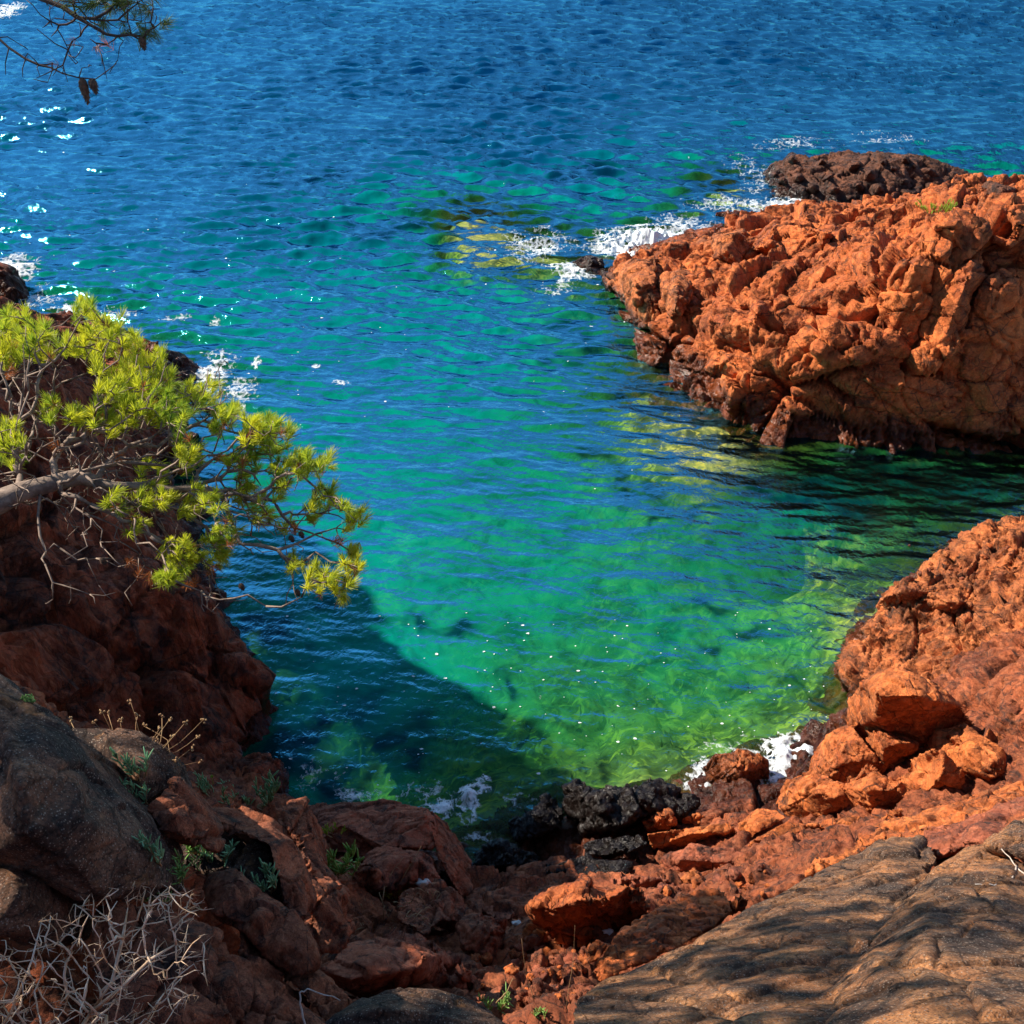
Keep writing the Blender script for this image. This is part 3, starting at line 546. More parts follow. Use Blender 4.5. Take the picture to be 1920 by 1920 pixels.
# blocks on the right shore, sunlit
R('boulder', c5([(1130, 870, 2.3), (1270, 800, 2.7), (1440, 850, 2.7), (1590, 980, 2.5), (1650, 1060, 2.0), (1530, 1130, 1.6), (1400, 1180, 1.5), (1190, 1090, 1.5), (1105, 1070, 1.5)]),
  c5([(1200, 910, 2.75), (1400, 930, 2.85), (1430, 1010, 2.5), (1200, 1030, 2.2), (1300, 850, 2.85), (1230, 930, 2.75)]), M['block'], 'tallest peaked orange boulder on the right shore of the cove', 'boulder', .9, .022, .55, 610, big=.3, smooth=1, amp=.55)
R('boulder', c5([(1190, 1085, 1.9), (1390, 1160, 2.0), (1330, 1240, 1.5), (1220, 1290, 1.3), (1170, 1190, 1.5)]), c5([(1290, 1160, 2.05), (1220, 1190, 1.8)]), M['block'], 'wedge shaped orange block right under the peaked boulder', 'boulder', .6, .02, .5, 611, big=.3, smooth=1, amp=.55)
R('boulder', c5([(955, 1110, 1.2), (1050, 1070, 1.5), (1110, 1140, 1.7), (1185, 1250, 1.5), (1100, 1320, 1.1), (1040, 1370, .8), (890, 1320, .6), (900, 1200, .8)]), c5([(1020, 1180, 1.5), (1100, 1240, 1.5), (980, 1260, 1.2)]), M['block'], 'upright fluted orange block beside the splashing foam', 'boulder', .7, .02, .5, 612, big=.3, smooth=1, amp=.5, ani=(1.4, 1.4, .5))
R('boulder', c5([(750, 1350, .8), (860, 1300, 1.1), (1000, 1360, 1.4), (1070, 1420, 1.3), (1060, 1530, .9), (890, 1550, .7), (700, 1490, .4)]), c5([(880, 1400, 1.35), (980, 1420, 1.45), (920, 1500, 1.)]), M['block'], 'squat orange boulder nearest the foam at the cove corner', 'boulder', .6, .02, .5, 613, big=.3, smooth=1, amp=.55)
R('boulder', c5([(1030, 1385, 1.4), (1180, 1310, 1.8), (1300, 1350, 1.9), (1345, 1430, 1.7), (1320, 1470, 1.4), (1160, 1545, 1.), (1060, 1520, 1.)]), c5([(1150, 1390, 1.85), (1250, 1400, 1.85), (1160, 1480, 1.4)]), M['block'], 'cracked brown orange block between the squat boulder and the split rock', 'boulder', .6, .02, .5, 614, big=.3, smooth=1, amp=.55)
R('boulder', c5([(1305, 1330, 1.8), (1430, 1290, 2.1), (1440, 1200, 2.5), (1510, 1205, 2.6), (1600, 1290, 2.4), (1610, 1400, 2.0), (1480, 1470, 1.5), (1350, 1450, 1.4)]), c5([(1500, 1320, 2.4), (1440, 1390, 2.0)]), M['block'], 'split orange block with a flat sloping top in the middle of the rock pile', 'boulder', .7, .02, .5, 615, big=.3, smooth=1, amp=.55)
R('boulder', c5([(1500, 1100, 2.2), (1640, 1080, 2.4), (1800, 1190, 2.6), (1860, 1280, 2.5), (1850, 1350, 2.2), (1700, 1400, 1.9), (1610, 1400, 1.8), (1600, 1290, 2.2), (1510, 1200, 2.1)]), c5([(1650, 1200, 2.6), (1760, 1290, 2.6)]), M['block'], 'broad rounded orange boulder at the right end of the rock pile', 'boulder', .8, .022, .6, 616, big=.3, smooth=1, amp=.55)
R('boulder', c5([(1090, 1330, 1.5), (1140, 1260, 1.8), (1200, 1290, 1.9), (1200, 1340, 1.7), (1150, 1350, 1.5)]), [], M['block'], 'small pointed orange rock wedged in the middle of the rock pile', 'rock', .3, .018, .35, 617, big=.3, smooth=1, amp=.55)
R('boulder', c5([(1215, 430, .9), (1320, 330, 1.15), (1440, 350, 1.2), (1450, 400, 1.2), (1390, 470, .9), (1240, 520, .4), (1210, 480, .5)]), c5([(1330, 390, 1.25)]), M['shelf'], 'pale ribbed orange rock at the water edge on the right shelf', 'boulder', .5, .02, .5, 618, big=.4)
R('boulder', c5([(1390, 470, 1.0), (1450, 400, 1.25), (1540, 400, 1.3), (1640, 450, 1.3), (1680, 520, 1.0), (1600, 530, .9), (1420, 490, .9)]), c5([(1550, 450, 1.4)]), M['shelf'], 'low rounded orange rock with a shadowed right side on the shelf', 'boulder', .4, .02, .45, 619, big=.4)
R('boulder', [(1320, 1440, .1), (1345, 1415, .3), (1400, 1410, .38), (1440, 1425, .3), (1440, 1460, .1), (1400, 1475, .05), (1340, 1470, .05)], [(1380, 1435, .42)], M['shelf'], 'low reddish wet rock awash in the foam at the cove corner', 'rock', .5, .02, .4, 620)
R('rock', [(1072, 492, .05), (1100, 478, .25), (1130, 484, .22), (1135, 502, .05), (1105, 508, .0)], [(1110, 488, .3)], M['brown'], 'small brown rock off the tip of the orange headland in the foam', 'rock', .5, .03, .4, 621, amp=.5)
# terrace in front of the pile
R('block', c5([(560, 1640, 1.9), (740, 1545, 2.0), (830, 1560, 2.0), (830, 1740, 1.3), (760, 1760, 1.2), (650, 1840, 1.0), (590, 1750, 1.2)]), c5([(680, 1650, 2.0), (820, 1600, 2.05)]), M['block'], 'square brown block standing on the terrace below the rock pile', 'boulder', .7, .02, .5, 630, big=.3, smooth=1, amp=.55)
R('block', c5([(830, 1560, 2.0), (1060, 1525, 1.9), (1200, 1555, 2.1), (1290, 1500, 2.0), (1330, 1480, 2.0), (1200, 1620, 1.8), (1000, 1700, 1.5), (835, 1790, 1.2)]), c5([(1000, 1600, 2.0)]), M['block'], 'long orange ledge in front of the rock pile with a black shadow gap below', 'rock ledge', .6, .02, .5, 631, big=.4)
R('block', c5([(35, 1610, .9), (240, 1580, 1.1), (430, 1555, 1.2), (480, 1580, 1.2), (500, 1670, .8), (440, 1640, .8), (250, 1665, .7), (60, 1680, .6)]), c5([(250, 1610, 1.15), (440, 1600, 1.2)]), M['block'], 'long narrow orange block lying near the black wet rocks', 'boulder', .4, .018, .4, 632, big=.3, smooth=1, amp=.55)
R('block', c5([(15, 1545, .6), (80, 1495, .8), (155, 1495, .9), (190, 1560, .7), (130, 1585, .6), (40, 1590, .5)]), c5([(110, 1530, .95)]), M['block'], 'small orange rock left of the narrow block by the black rocks', 'rock', .35, .016, .35, 633)
R('block', c5([(195, 1530, .6), (280, 1510, .7), (350, 1530, .7), (330, 1560, .6), (230, 1575, .5)]), [], M['block'], 'flat small orange stone behind the narrow block', 'rock', .3, .016, .3, 634)
R('block', c5([(490, 1560, 1.1), (590, 1480, 1.2), (690, 1490, 1.2), (730, 1530, 1.3), (600, 1600, 1.3), (500, 1680, .9)]), c5([(590, 1550, 1.35)]), M['block'], 'stepped orange block between the narrow block and the squat boulder', 'boulder', .5, .018, .4, 635, big=.3, smooth=1, amp=.55)
R('block', c5([(105, 1730, 1.1), (260, 1660, 1.4), (440, 1680, 1.5), (560, 1730, 1.5), (600, 1800, 1.2), (400, 1850, 1.0), (150, 1850, .9)]), c5([(200, 1740, 1.45), (430, 1750, 1.5)]), M['ledge'], 'flat topped pinkish block in front of the narrow orange block', 'boulder', .5, .018, .45, 636, big=.3, smooth=1, amp=.55)
R('block', c5([(-60, 1795, 1.1), (60, 1790, 1.3), (110, 1830, 1.3), (100, 1900, 1.1), (-60, 1890, 1.0)]), [], M['ledge'], 'small pink rectangular block left of the flat topped block', 'rock', .3, .016, .35, 637, smooth=1)
R('block', c4([(1440, 800, 1.6), (1600, 790, 1.7), (1740, 800, 1.7), (1800, 860, 1.6), (1700, 880, 1.4), (1600, 900, 1.3), (1480, 880, 1.3)]), [], M['ledge'], 'cracked pink ledge just behind the sunlit boulder', 'rock ledge', .3, .016, .35, 638, smooth=1)
# sunlit boulder, flaky slab
R('boulder', c4([(1035, 935, 3.80), (1180, 835, 3.90), (1340, 785, 4.10), (1420, 830, 4.00), (1560, 820, 4.10), (1660, 960, 3.80), (1560, 1020, 3.40), (1480, 1060, 3.00), (1380, 1120, 2.90), (1240, 1100, 3.00), (1080, 1025, 3.30)]),
  c4([(1300, 900, 4.30), (1450, 900, 4.20), (1150, 950, 4.00), (1420, 960, 3.90), (1240, 990, 3.90)]), M['orange'], 'bright sunlit orange boulder standing in the middle of the lower gully', 'boulder', 1.1, .018, .45, 640, big=.5)
R('slab', c6([(120, 840, 4.95), (330, 690, 4.55), (560, 620, 4.45), (610, 630, 4.55), (650, 720, 4.65), (520, 810, 4.95), (420, 880, 5.15), (200, 970, 5.35), (60, 1035, 5.45), (15, 1000, 5.15)]), c6([(350, 780, 5.05)]), M['orange'], 'tilted flaky orange slab dappled with shade above the gravel', 'rock slab', .3, .016, .4, 641, ani=(1.4, .9, 1.8), big=.35, amp=.6)
R('slab', c6([(600, 680, 4.55), (660, 655, 4.65), (720, 670, 4.65), (700, 710, 4.55), (650, 735, 4.55)]), [], M['orange'], 'small jagged orange rock at the upper end of the flaky slab', 'rock', .25, .014, .3, 642)
R('slab', c6([(0, 870, 4.75), (40, 850, 4.85), (90, 870, 4.85), (60, 930, 4.85), (-20, 960, 4.75), (-40, 920, 4.65)]), [], M['orange'], 'smooth tan orange stone beside the gravel at the slab foot', 'rock', .2, .014, .25, 643, amp=.5)
# grey slabs (near)
R('slab', c6([(-160, 1460, 8.1), (-60, 1150, 7.2), (60, 1032, 6.6), (330, 925, 6.3), (520, 815, 6.1), (700, 700, 5.9), (850, 640, 5.8), (960, 580, 5.6), (1180, 470, 5.3), (1290, 395, 5.1), (1480, 405, 5.2), (1555, 490, 5.6), (1520, 560, 5.9), (1430, 650, 6.2), (1370, 780, 6.6), (1270, 900, 7.), (1165, 1070, 7.4), (1130, 1460, 8.3)]),
  c6([(500, 950, 6.8), (900, 700, 6.2), (1150, 700, 6.3), (1300, 500, 5.75), (900, 900, 6.9), (600, 1120, 7.4), (900, 1120, 7.5), (1150, 560, 5.7)]), M['grey'], 'wide grey and tan rock slab at the bottom with leaf shade on it', 'rock slab', 1.3, .015, .8, 650, amp=.28, smooth=3, crack=.5, big=.6, ani=(.5, 1, 1))
R('slab', c6([(1085, 1460, 8.5), (1140, 1080, 7.55), (1270, 870, 7.0), (1395, 670, 6.55), (1545, 520, 6.1), (1690, 440, 5.9), (1780, 432, 5.9), (1870, 480, 6.1), (1990, 560, 6.3), (2050, 900, 7.4), (2050, 1460, 8.7)]),
  c6([(1300, 1020, 7.7), (1500, 720, 7.05), (1650, 560, 6.4), (1550, 650, 6.8), (1700, 900, 7.5), (1850, 1050, 7.9), (1500, 1100, 8.0), (1620, 580, 6.55), (1800, 700, 7.0)]), M['grey'], 'dark grey rock slab with a pale ridge in the bottom right corner', 'rock slab', 1.3, .015, .8, 651, amp=.28, smooth=3, crack=.5, big=.6, ani=(.5, 1, 1))
R('ledge', c6([(960, 565, 4.4), (1010, 500, 4.2), (1200, 410, 4.1), (1330, 330, 4.0), (1520, 290, 4.1), (1700, 220, 4.2), (1900, 150, 4.3), (2050, 100, 4.3), (2050, 260, 4.6), (1800, 340, 4.8), (1560, 420, 4.9), (1480, 410, 4.8), (1290, 400, 4.6), (1180, 480, 4.7)]),
  c6([(1500, 330, 4.5), (1800, 230, 4.5)]), M['block'], 'long sunlit orange rock ledge running to the right edge', 'rock ledge', .6, .018, .5, 652, amp=.8, big=.4)
R('ledge', c6([(1470, 350, 4.8), (1640, 320, 4.9), (1800, 260, 4.95), (2050, 180, 5.), (2050, 420, 5.4), (1900, 400, 5.3), (1770, 430, 5.5), (1650, 440, 5.3), (1560, 480, 5.2), (1490, 430, 5.)]), c6([(1700, 360, 5.3)]), M['ledge'], 'grey brown cracked ledge between the orange ledge and the dark slab', 'rock ledge', .5, .018, .5, 653, amp=.6, big=.4, smooth=1)
R('slab', c6([(1775, 428, 6.2), (1920, 330, 6.0), (2050, 250, 5.9), (2050, 480, 6.4), (1900, 470, 6.4)]), [], M['grey'], 'tan rock wedge at the right edge under the white twig', 'rock', .3, .016, .5, 654, amp=.5)
R('rock', c4([(-40, 1560, 4.6), (60, 1470, 4.65), (180, 1390, 4.8), (360, 1335, 4.9), (560, 1350, 4.9), (700, 1400, 4.8), (860, 1450, 4.7), (1000, 1560, 4.5)]), c4([(300, 1440, 4.6), (560, 1450, 4.6)]), M['dark'], 'rounded grey brown boulder with a sunlit rim at the bottom centre', 'boulder', .5, .014, .5, 655, mode='t', amp=.2, smooth=5, crack=.3)
# ledges left of centre
R('ledge', c4([(-60, 430, 1.6), (120, 415, 1.7), (300, 405, 1.8), (540, 440, 1.9), (600, 540, 2.0), (560, 640, 2.1), (330, 640, 2.2), (270, 700, 1.9), (-60, 650, 2.0)]), c4([(100, 520, 2.15), (400, 520, 2.2), (520, 500, 2.2)]), M['ledge'], 'flat cracked pink ledge jutting over the foam left of centre', 'rock ledge', .6, .022, .6, 660, amp=.5, ani=(.8, 1.1, 2), big=.4, smooth=1)
R('ledge', c4([(540, 440, 1.9), (600, 490, 1.6), (690, 570, 1.3), (760, 700, 1.3), (755, 850, 1.6), (710, 890, 1.8), (650, 800, 2.0), (590, 680, 2.1), (555, 560, 2.2)]), c4([(620, 580, 1.9), (690, 720, 1.8)]), M['rust'], 'steep fluted red rock face at the right end of the pink ledge', 'rock face', .7, .02, .45, 661, amp=.6, big=.4, smooth=1)
R('ledge', c4([(140, 740, 2.3), (330, 630, 2.3), (520, 650, 2.3), (570, 700, 2.2), (600, 800, 2.3), (450, 830, 2.4), (280, 830, 2.5)]), c4([(350, 710, 2.55), (500, 700, 2.55)]), M['ledge'], 'second pinkish step just under the flat cracked ledge', 'rock ledge', .5, .02, .45, 662, amp=.8, smooth=1)
R('ledge', c4([(170, 720, 2.8), (250, 700, 2.8), (280, 730, 2.8), (290, 810, 2.6), (180, 820, 2.6)]), [], M['rust'], 'small square red block beside the green plant on the ledge steps', 'rock', .3, .016, .35, 663, smooth=1)
R('ledge', c4([(400, 880, 3.), (600, 820, 2.8), (700, 900, 2.7), (720, 1010, 2.8), (600, 1000, 3.2), (520, 1080, 3.4), (380, 1000, 3.3)]), c4([(600, 900, 3.1)]), M['rust'], 'dark red broken ledge below the square block', 'rock ledge', .5, .02, .45, 664, smooth=1)
R('ledge', c4([(720, 800, 1.2), (1000, 785, 1.2), (1150, 810, 1.4), (1020, 920, 2.), (960, 1000, 2.4), (870, 1000, 2.4), (770, 930, 1.8)]), c4([(900, 880, 1.7)]), M['ledge'], 'smooth pinkish grey sloping ledge left of the sunlit boulder', 'rock ledge', .5, .02, .5, 665, amp=.5, big=.4)
R('ledge', c4([(680, 1030, 3.5), (750, 960, 3.2), (870, 990, 3.3), (930, 980, 3.2), (925, 1100, 3.), (905, 1290, 2.9), (860, 1330, 3.1), (820, 1200, 3.4), (700, 1120, 3.5)]), c4([(870, 1050, 3.5), (880, 1180, 3.3)]), M['rust'], 'narrow upright rust coloured rib beside the gravel gully', 'rock', .5, .018, .4, 666, ani=(1.5, 1.5, .5), smooth=1)
R('ledge', c4([(280, 1090, 4.2), (400, 1060, 4.2), (520, 1090, 4.2), (600, 1140, 4.1), (690, 1190, 3.8), (640, 1230, 4.1), (500, 1170, 4.5), (300, 1130, 4.5)]), [], M['ledge'], 'low grey brown step behind the flat topped ledge', 'rock ledge', .4, .018, .4, 667, smooth=1)
R('ledge', c4([(5, 1250, 5.3), (100, 1130, 5.1), (280, 1100, 5.), (450, 1120, 5.), (610, 1180, 4.9), (640, 1260, 4.7), (660, 1340, 4.4), (600, 1370, 4.4), (430, 1330, 4.9), (160, 1390, 5.), (60, 1330, 5.1)]), c4([(300, 1200, 5.35), (520, 1180, 5.25), (500, 1240, 5.2), (150, 1300, 5.4), (360, 1260, 5.35)]), M['ledge'], 'large flat topped grey ledge with a dark fluted front lower left of centre', 'rock ledge', .5, .018, .5, 668, amp=.5, big=.4, smooth=2)
R('ledge', c4([(640, 1240, 4.6), (700, 1225, 4.7), (760, 1240, 4.7), (790, 1330, 4.4), (785, 1410, 4.2), (700, 1380, 4.4), (650, 1340, 4.5)]), c4([(710, 1280, 4.75)]), M['ledge'], 'small pinkish block against the right end of the flat topped ledge', 'rock', .4, .016, .35, 669, smooth=1)
R('block', c4([(975, 1380, 5.3), (1120, 1310, 5.2), (1180, 1330, 5.2), (1230, 1410, 5.3), (1190, 1490, 5.4), (1080, 1500, 5.3), (985, 1450, 5.2)]), c4([(1100, 1390, 5.5)]), M['rust'], 'angular purple brown rock at the foot of the gully', 'rock', .4, .016, .4, 670, smooth=1)
R('block', c4([(1150, 1310, 5.0), (1230, 1290, 5.1), (1370, 1330, 5.3), (1340, 1400, 5.5), (1230, 1420, 5.2)]), [], M['ledge'], 'pink rippled rock tucked under the grey slab edge', 'rock', .3, .016, .35, 671)
# black wet rocks at the waterline
R('wet_rock', c4([(1205, 330, .5), (1290, 300, .6), (1400, 350, .7), (1500, 330, .8), (1700, 320, .7), (1800, 370, .6), (1900, 410, .6), (1800, 470, .7), (1600, 480, .8), (1500, 530, .9), (1330, 540, .6), (1230, 460, .4)]), c4([(1280, 340, .85), (1400, 420, 1.0), (1600, 400, .95)]), M['wet'], 'largest black wet rock where the shade meets the green shallows', 'wet rock', .7, .022, .5, 680, amp=1.2, smooth=1)
R('wet_rock', c4([(940, 520, .15), (1040, 440, .4), (1130, 410, .5), (1220, 440, .5), (1200, 530, .5), (1090, 580, .4), (980, 590, .2)]), c4([(1100, 480, .6)]), M['wet'], 'rounded black wet rock just left of the largest one', 'wet rock', .6, .02, .4, 681, amp=1.2)
R('wet_rock', c4([(775, 660, .3), (880, 600, .45), (980, 610, .5), (1040, 650, .6), (1120, 690, .7), (1050, 740, .7), (860, 740, .6), (780, 720, .4)]), c4([(920, 660, .7)]), M['wet'], 'low black wet rock next to the steep red face', 'wet rock', .5, .02, .4, 682, amp=1.2, smooth=1)
R('wet_rock', c4([(1310, 610, .8), (1420, 590, .9), (1560, 560, 1.), (1640, 620, 1.1), (1560, 660, 1.1), (1440, 680, 1.), (1320, 670, .9)]), c4([(1450, 630, 1.1)]), M['wet'], 'flat black wet slab under the long narrow orange block', 'wet rock', .4, .02, .4, 683, smooth=1)
R('wet_rock', c4([(1100, 720, .9), (1240, 690, .9), (1420, 700, 1.1), (1560, 720, 1.2), (1540, 770, 1.3), (1300, 780, 1.1), (1120, 770, 1.)]), [], M['wet'], 'low dark stepped rock right behind the pink ledge and sunlit boulder', 'wet rock', .4, .02, .4, 684, smooth=1)
R('wet_rock', c3([(1170, 600, 1.0), (1300, 580, .9), (1410, 590, .8), (1420, 700, .6), (1400, 770, .6), (1280, 740, 1.), (1170, 700, 1.1)]), c3([(1290, 640, 1.2)]), M['cliff'], 'blocky purple brown rock in the water at the foot of the left cliff', 'rock', .8, .025, .5, 685, smooth=1)
# near rocks, bottom left
R('boulder', c3([(-80, 130, 4.6), (0, 195, 4.55), (110, 300, 4.5), (330, 430, 4.5), (480, 640, 4.45), (640, 800, 4.4), (700, 920, 4.35), (750, 1080, 4.3), (745, 1230, 4.25), (560, 1295, 4.15), (400, 1300, 4.1), (200, 1190, 4.1), (-80, 1090, 4.0)]),
  c3([(200, 500, 4.1), (380, 700, 4.05), (430, 900, 3.95), (400, 1150, 3.95), (100, 700, 3.8), (150, 950, 3.75), (600, 1000, 4.15)]), M['dark'], 'biggest dark speckled boulder on the left edge of the foreground', 'boulder', .7, .014, .7, 700, mode='t', amp=.2, smooth=2, crack=.3)
R('boulder', c3([(-80, 1110, 4.0), (60, 1130, 4.0), (200, 1200, 4.05), (290, 1310, 4.1), (240, 1420, 4.0), (100, 1470, 3.9), (-80, 1480, 3.85)]), c3([(80, 1280, 3.85)]), M['dark'], 'smaller dark boulder under the biggest one at the left edge', 'boulder', .5, .014, .5, 701, mode='t', amp=.2, smooth=2, crack=.3)
R('boulder', c3([(320, 425, 5.3), (500, 420, 5.3), (700, 450, 5.3), (820, 530, 5.3), (880, 700, 5.2), (720, 825, 5.), (640, 810, 5.), (480, 640, 5.1)]), c3([(600, 560, 5.0), (700, 640, 4.95)]), M['dark'], 'dark rounded boulder behind the biggest one with dry stems over it', 'boulder', .5, .016, .55, 702, mode='t', amp=.2, smooth=2, crack=.3)
R('boulder', c3([(715, 830, 4.8), (880, 705, 5.0), (980, 820, 5.0), (1045, 930, 4.9), (1030, 1040, 4.8), (900, 990, 4.7), (780, 960, 4.7)]), c3([(880, 860, 4.7)]), M['rust'], 'brown triangular rock between the dark boulders and the curved slab', 'rock', .4, .014, .45, 703, mode='t', amp=.5, smooth=2)
R('slab', c3([(985, 830, 5.7), (1190, 828, 5.8), (1350, 895, 5.7), (1470, 1000, 5.6), (1530, 1150, 5.5), (1565, 1300, 5.4), (1540, 1400, 5.3), (1490, 1445, 5.25), (1410, 1330, 5.25), (1370, 1150, 5.3), (1335, 1020, 5.4), (1180, 960, 5.5), (1040, 900, 5.5)]), c3([(1400, 1000, 5.45), (1460, 1200, 5.3)]), M['rust'], 'smooth curved red slab arching down beside the narrow leaning rock', 'rock slab', .35, .014, .5, 704, mode='t', amp=.4, smooth=2)
R('rock', c3([(1040, 905, 5.8), (1190, 965, 5.7), (1340, 1030, 5.6), (1370, 1150, 5.5), (1410, 1330, 5.4), (1280, 1280, 5.3), (1100, 1180, 5.3), (1000, 1200, 5.3), (850, 1080, 5.4), (900, 980, 5.5)]), c3([(1200, 1100, 5.5)]), M['dark'], 'black hollow rock under the arch of the curved red slab', 'rock', .4, .016, .45, 705, mode='t', amp=.7)
R('slab', c3([(1440, 800, 6.8), (1530, 785, 6.9), (1565, 860, 6.8), (1590, 1050, 6.6), (1680, 1200, 6.4), (1755, 1480, 6.2), (1700, 1545, 6.1), (1540, 1565, 6.), (1490, 1440, 6.), (1560, 1400, 6.1), (1535, 1150, 6.3), (1470, 1000, 6.5), (1370, 900, 6.6)]), c3([(1600, 1300, 6.1)]), M['rust'], 'tall narrow leaning red rock to the right of the curved slab', 'rock slab', .5, .016, .45, 706, mode='t', amp=.5, ani=(1.6, 1.6, .45), smooth=2)
R('rock', c3([(1000, 1240, 5.0), (1040, 1170, 5.1), (1180, 1145, 5.1), (1290, 1270, 5.0), (1420, 1350, 5.0), (1500, 1480, 4.9), (1570, 1610, 4.9), (1490, 1640, 4.8), (1330, 1530, 4.8), (1200, 1420, 4.8), (1050, 1360, 4.8)]), c3([(1180, 1230, 4.85), (1300, 1380, 4.75)]), M['rust'], 'purple brown wedge rock sloping down below the curved slab', 'rock', .45, .014, .45, 707, mode='t', amp=.5)
R('rock', c3([(480, 1330, 4.3), (700, 1300, 4.4), (900, 1370, 4.5), (1060, 1440, 4.5), (1100, 1560, 4.4), (1130, 1720, 4.3), (1160, 1960, 4.1), (500, 1960, 3.9), (430, 1600, 4.1)]), c3([(800, 1500, 4.2), (1020, 1600, 4.2), (700, 1750, 4.05)]), M['rust'], 'rough red brown rock behind the dry thorny bush', 'rock', .5, .014, .5, 708, mode='t', amp=.6)
R('rock', c3([(1110, 1560, 4.6), (1250, 1610, 4.7), (1440, 1750, 4.7), (1600, 1890, 4.6), (1650, 1980, 4.5), (1150, 1980, 4.3), (1110, 1780, 4.4)]), c3([(1300, 1780, 4.5)]), M['rust'], 'rough sloping rock at the bottom below the wedge rock', 'rock', .4, .014, .45, 709, mode='t', amp=.6)
R('rock', c3([(1270, 1480, 5.2), (1420, 1530, 5.2), (1520, 1580, 5.2), (1650, 1690, 5.1), (1800, 1840, 5.), (1830, 1960, 4.9), (1650, 1960, 4.8), (1580, 1850, 4.85), (1450, 1700, 4.9), (1330, 1620, 5.)]), c3([(1550, 1700, 4.95)]), M['rust'], 'long red brown rock running diagonally to the bottom edge', 'rock', .4, .014, .45, 710, mode='t', amp=.5, ani=(1.5, 1.5, .6))
R('rock', c3([(1180, 1420, 4.9), (1240, 1440, 4.9), (1260, 1560, 4.8), (1250, 1640, 4.7), (1190, 1560, 4.7)]), [], M['rust'], 'thin upright splinter of red rock in the bottom left cleft', 'rock', .3, .012, .3, 711, mode='t', amp=.5)

# ------------------------------------------------------------------ plants: helpers
class Geo:
    def __init__(s): s.v = []; s.f = []; s.n = 0
    def add(s, v, f): s.v.append(np.asarray(v, float)); s.f += [tuple(i+s.n for i in q) for q in f]; s.n += len(v)
    def build(s, name, mat, parent=None, origin=None, smooth=True, **tags):
        V = np.vstack(s.v)
        return mesh_obj(name, V, s.f, mat, parent, origin, smooth, **tags)
def tube(g, pts, rad, sides=5):
    pts = np.asarray(pts, float); n = len(pts)
    if n < 2: return
    d = np.gradient(pts, axis=0); d /= np.linalg.norm(d, axis=1, keepdims=True)+1e-9
    up = np.array((.31, .2, .93)); a = np.cross(d, up); a /= np.linalg.norm(a, axis=1, keepdims=True)+1e-9; b = np.cross(d, a)
    an = np.arange(sides)*2*math.pi/sides; rad = np.broadcast_to(rad, (n,))
    V = pts[:, None]+rad[:, None, None]*(np.cos(an)[None, :, None]*a[:, None]+np.sin(an)[None, :, None]*b[:, None])
    f = []
    for i in range(n-1):
        for k in range(sides):
            k2 = (k+1) % sides; f.append((i*sides+k, i*sides+k2, (i+1)*sides+k2, (i+1)*sides+k))
    f.append(tuple(range(sides))[::-1]); f.append(tuple((n-1)*sides+k for k in range(sides)))
    g.add(V.reshape(-1, 3), f)
class Tree:
    """nodes joined into chains; every target is reached by a crooked branch from the nearest part already grown"""
    def __init__(s): s.p = []; s.par = []; s.len = []; s.ch = []
    def chain(s, pts, at=None, jit=0):
        if at is None and s.p:
            q = np.array(s.p); at = int(np.argmin(((q-pts[0])**2).sum(1)))
        c = [at] if at is not None else []
        for q in pts:
            pr = c[-1] if c else -1
            s.len.append((s.len[pr]+np.linalg.norm(np.array(q)-s.p[pr])) if pr >= 0 else 0.); s.p.append(np.array(q, float)); s.par.append(pr); c.append(len(s.p)-1)
        s.ch.append(c)
    def reach(s, tgt, step=.12, bend=.22, wl=.25):
        q = np.array(s.p); L = np.array(s.len); d = np.linalg.norm(q-tgt, axis=1); k = int(np.argmin(d+wl*L)); a = q[k]; D = d[k]
        n = max(2, int(D/step)); o = RNG.normal(0, 1, 3)*bend*D; o2 = RNG.normal(0, 1, 3)*bend*.5*D
        pts = []
        for i in range(1, n+1):
            u = i/n; e = RNG.normal(0, .10*step, 3) if i < n else 0
            pts.append(a+(tgt-a)*u+o*math.sin(math.pi*u)*.5+o2*math.sin(2*math.pi*u)*.4+e)
        s.chain(pts, k)
    def radii(s, tip, ex=.42, cap=1.):
        cnt = np.zeros(len(s.p)); kids = np.zeros(len(s.p))
        for i in range(len(s.p)-1, -1, -1):
            if kids[i] == 0: cnt[i] += 1
            if s.par[i] >= 0: cnt[s.par[i]] += cnt[i]; kids[s.par[i]] += 1
        return np.minimum(tip*cnt**ex, cap)
    def mesh(s, g, tip, ex=.42, cap=1., skip=0):
        r = s.radii(tip, ex, cap)
        for c in s.ch[skip:]:
            P = np.array([s.p[i] for i in c]); rr = np.array([r[i] for i in c])
            if len(c) > 1: rr[0] = min(rr[0], rr[1]*1.25)
            rr[-1] *= .6; tube(g, P, rr, 6 if rr.max() > .01 else 4)
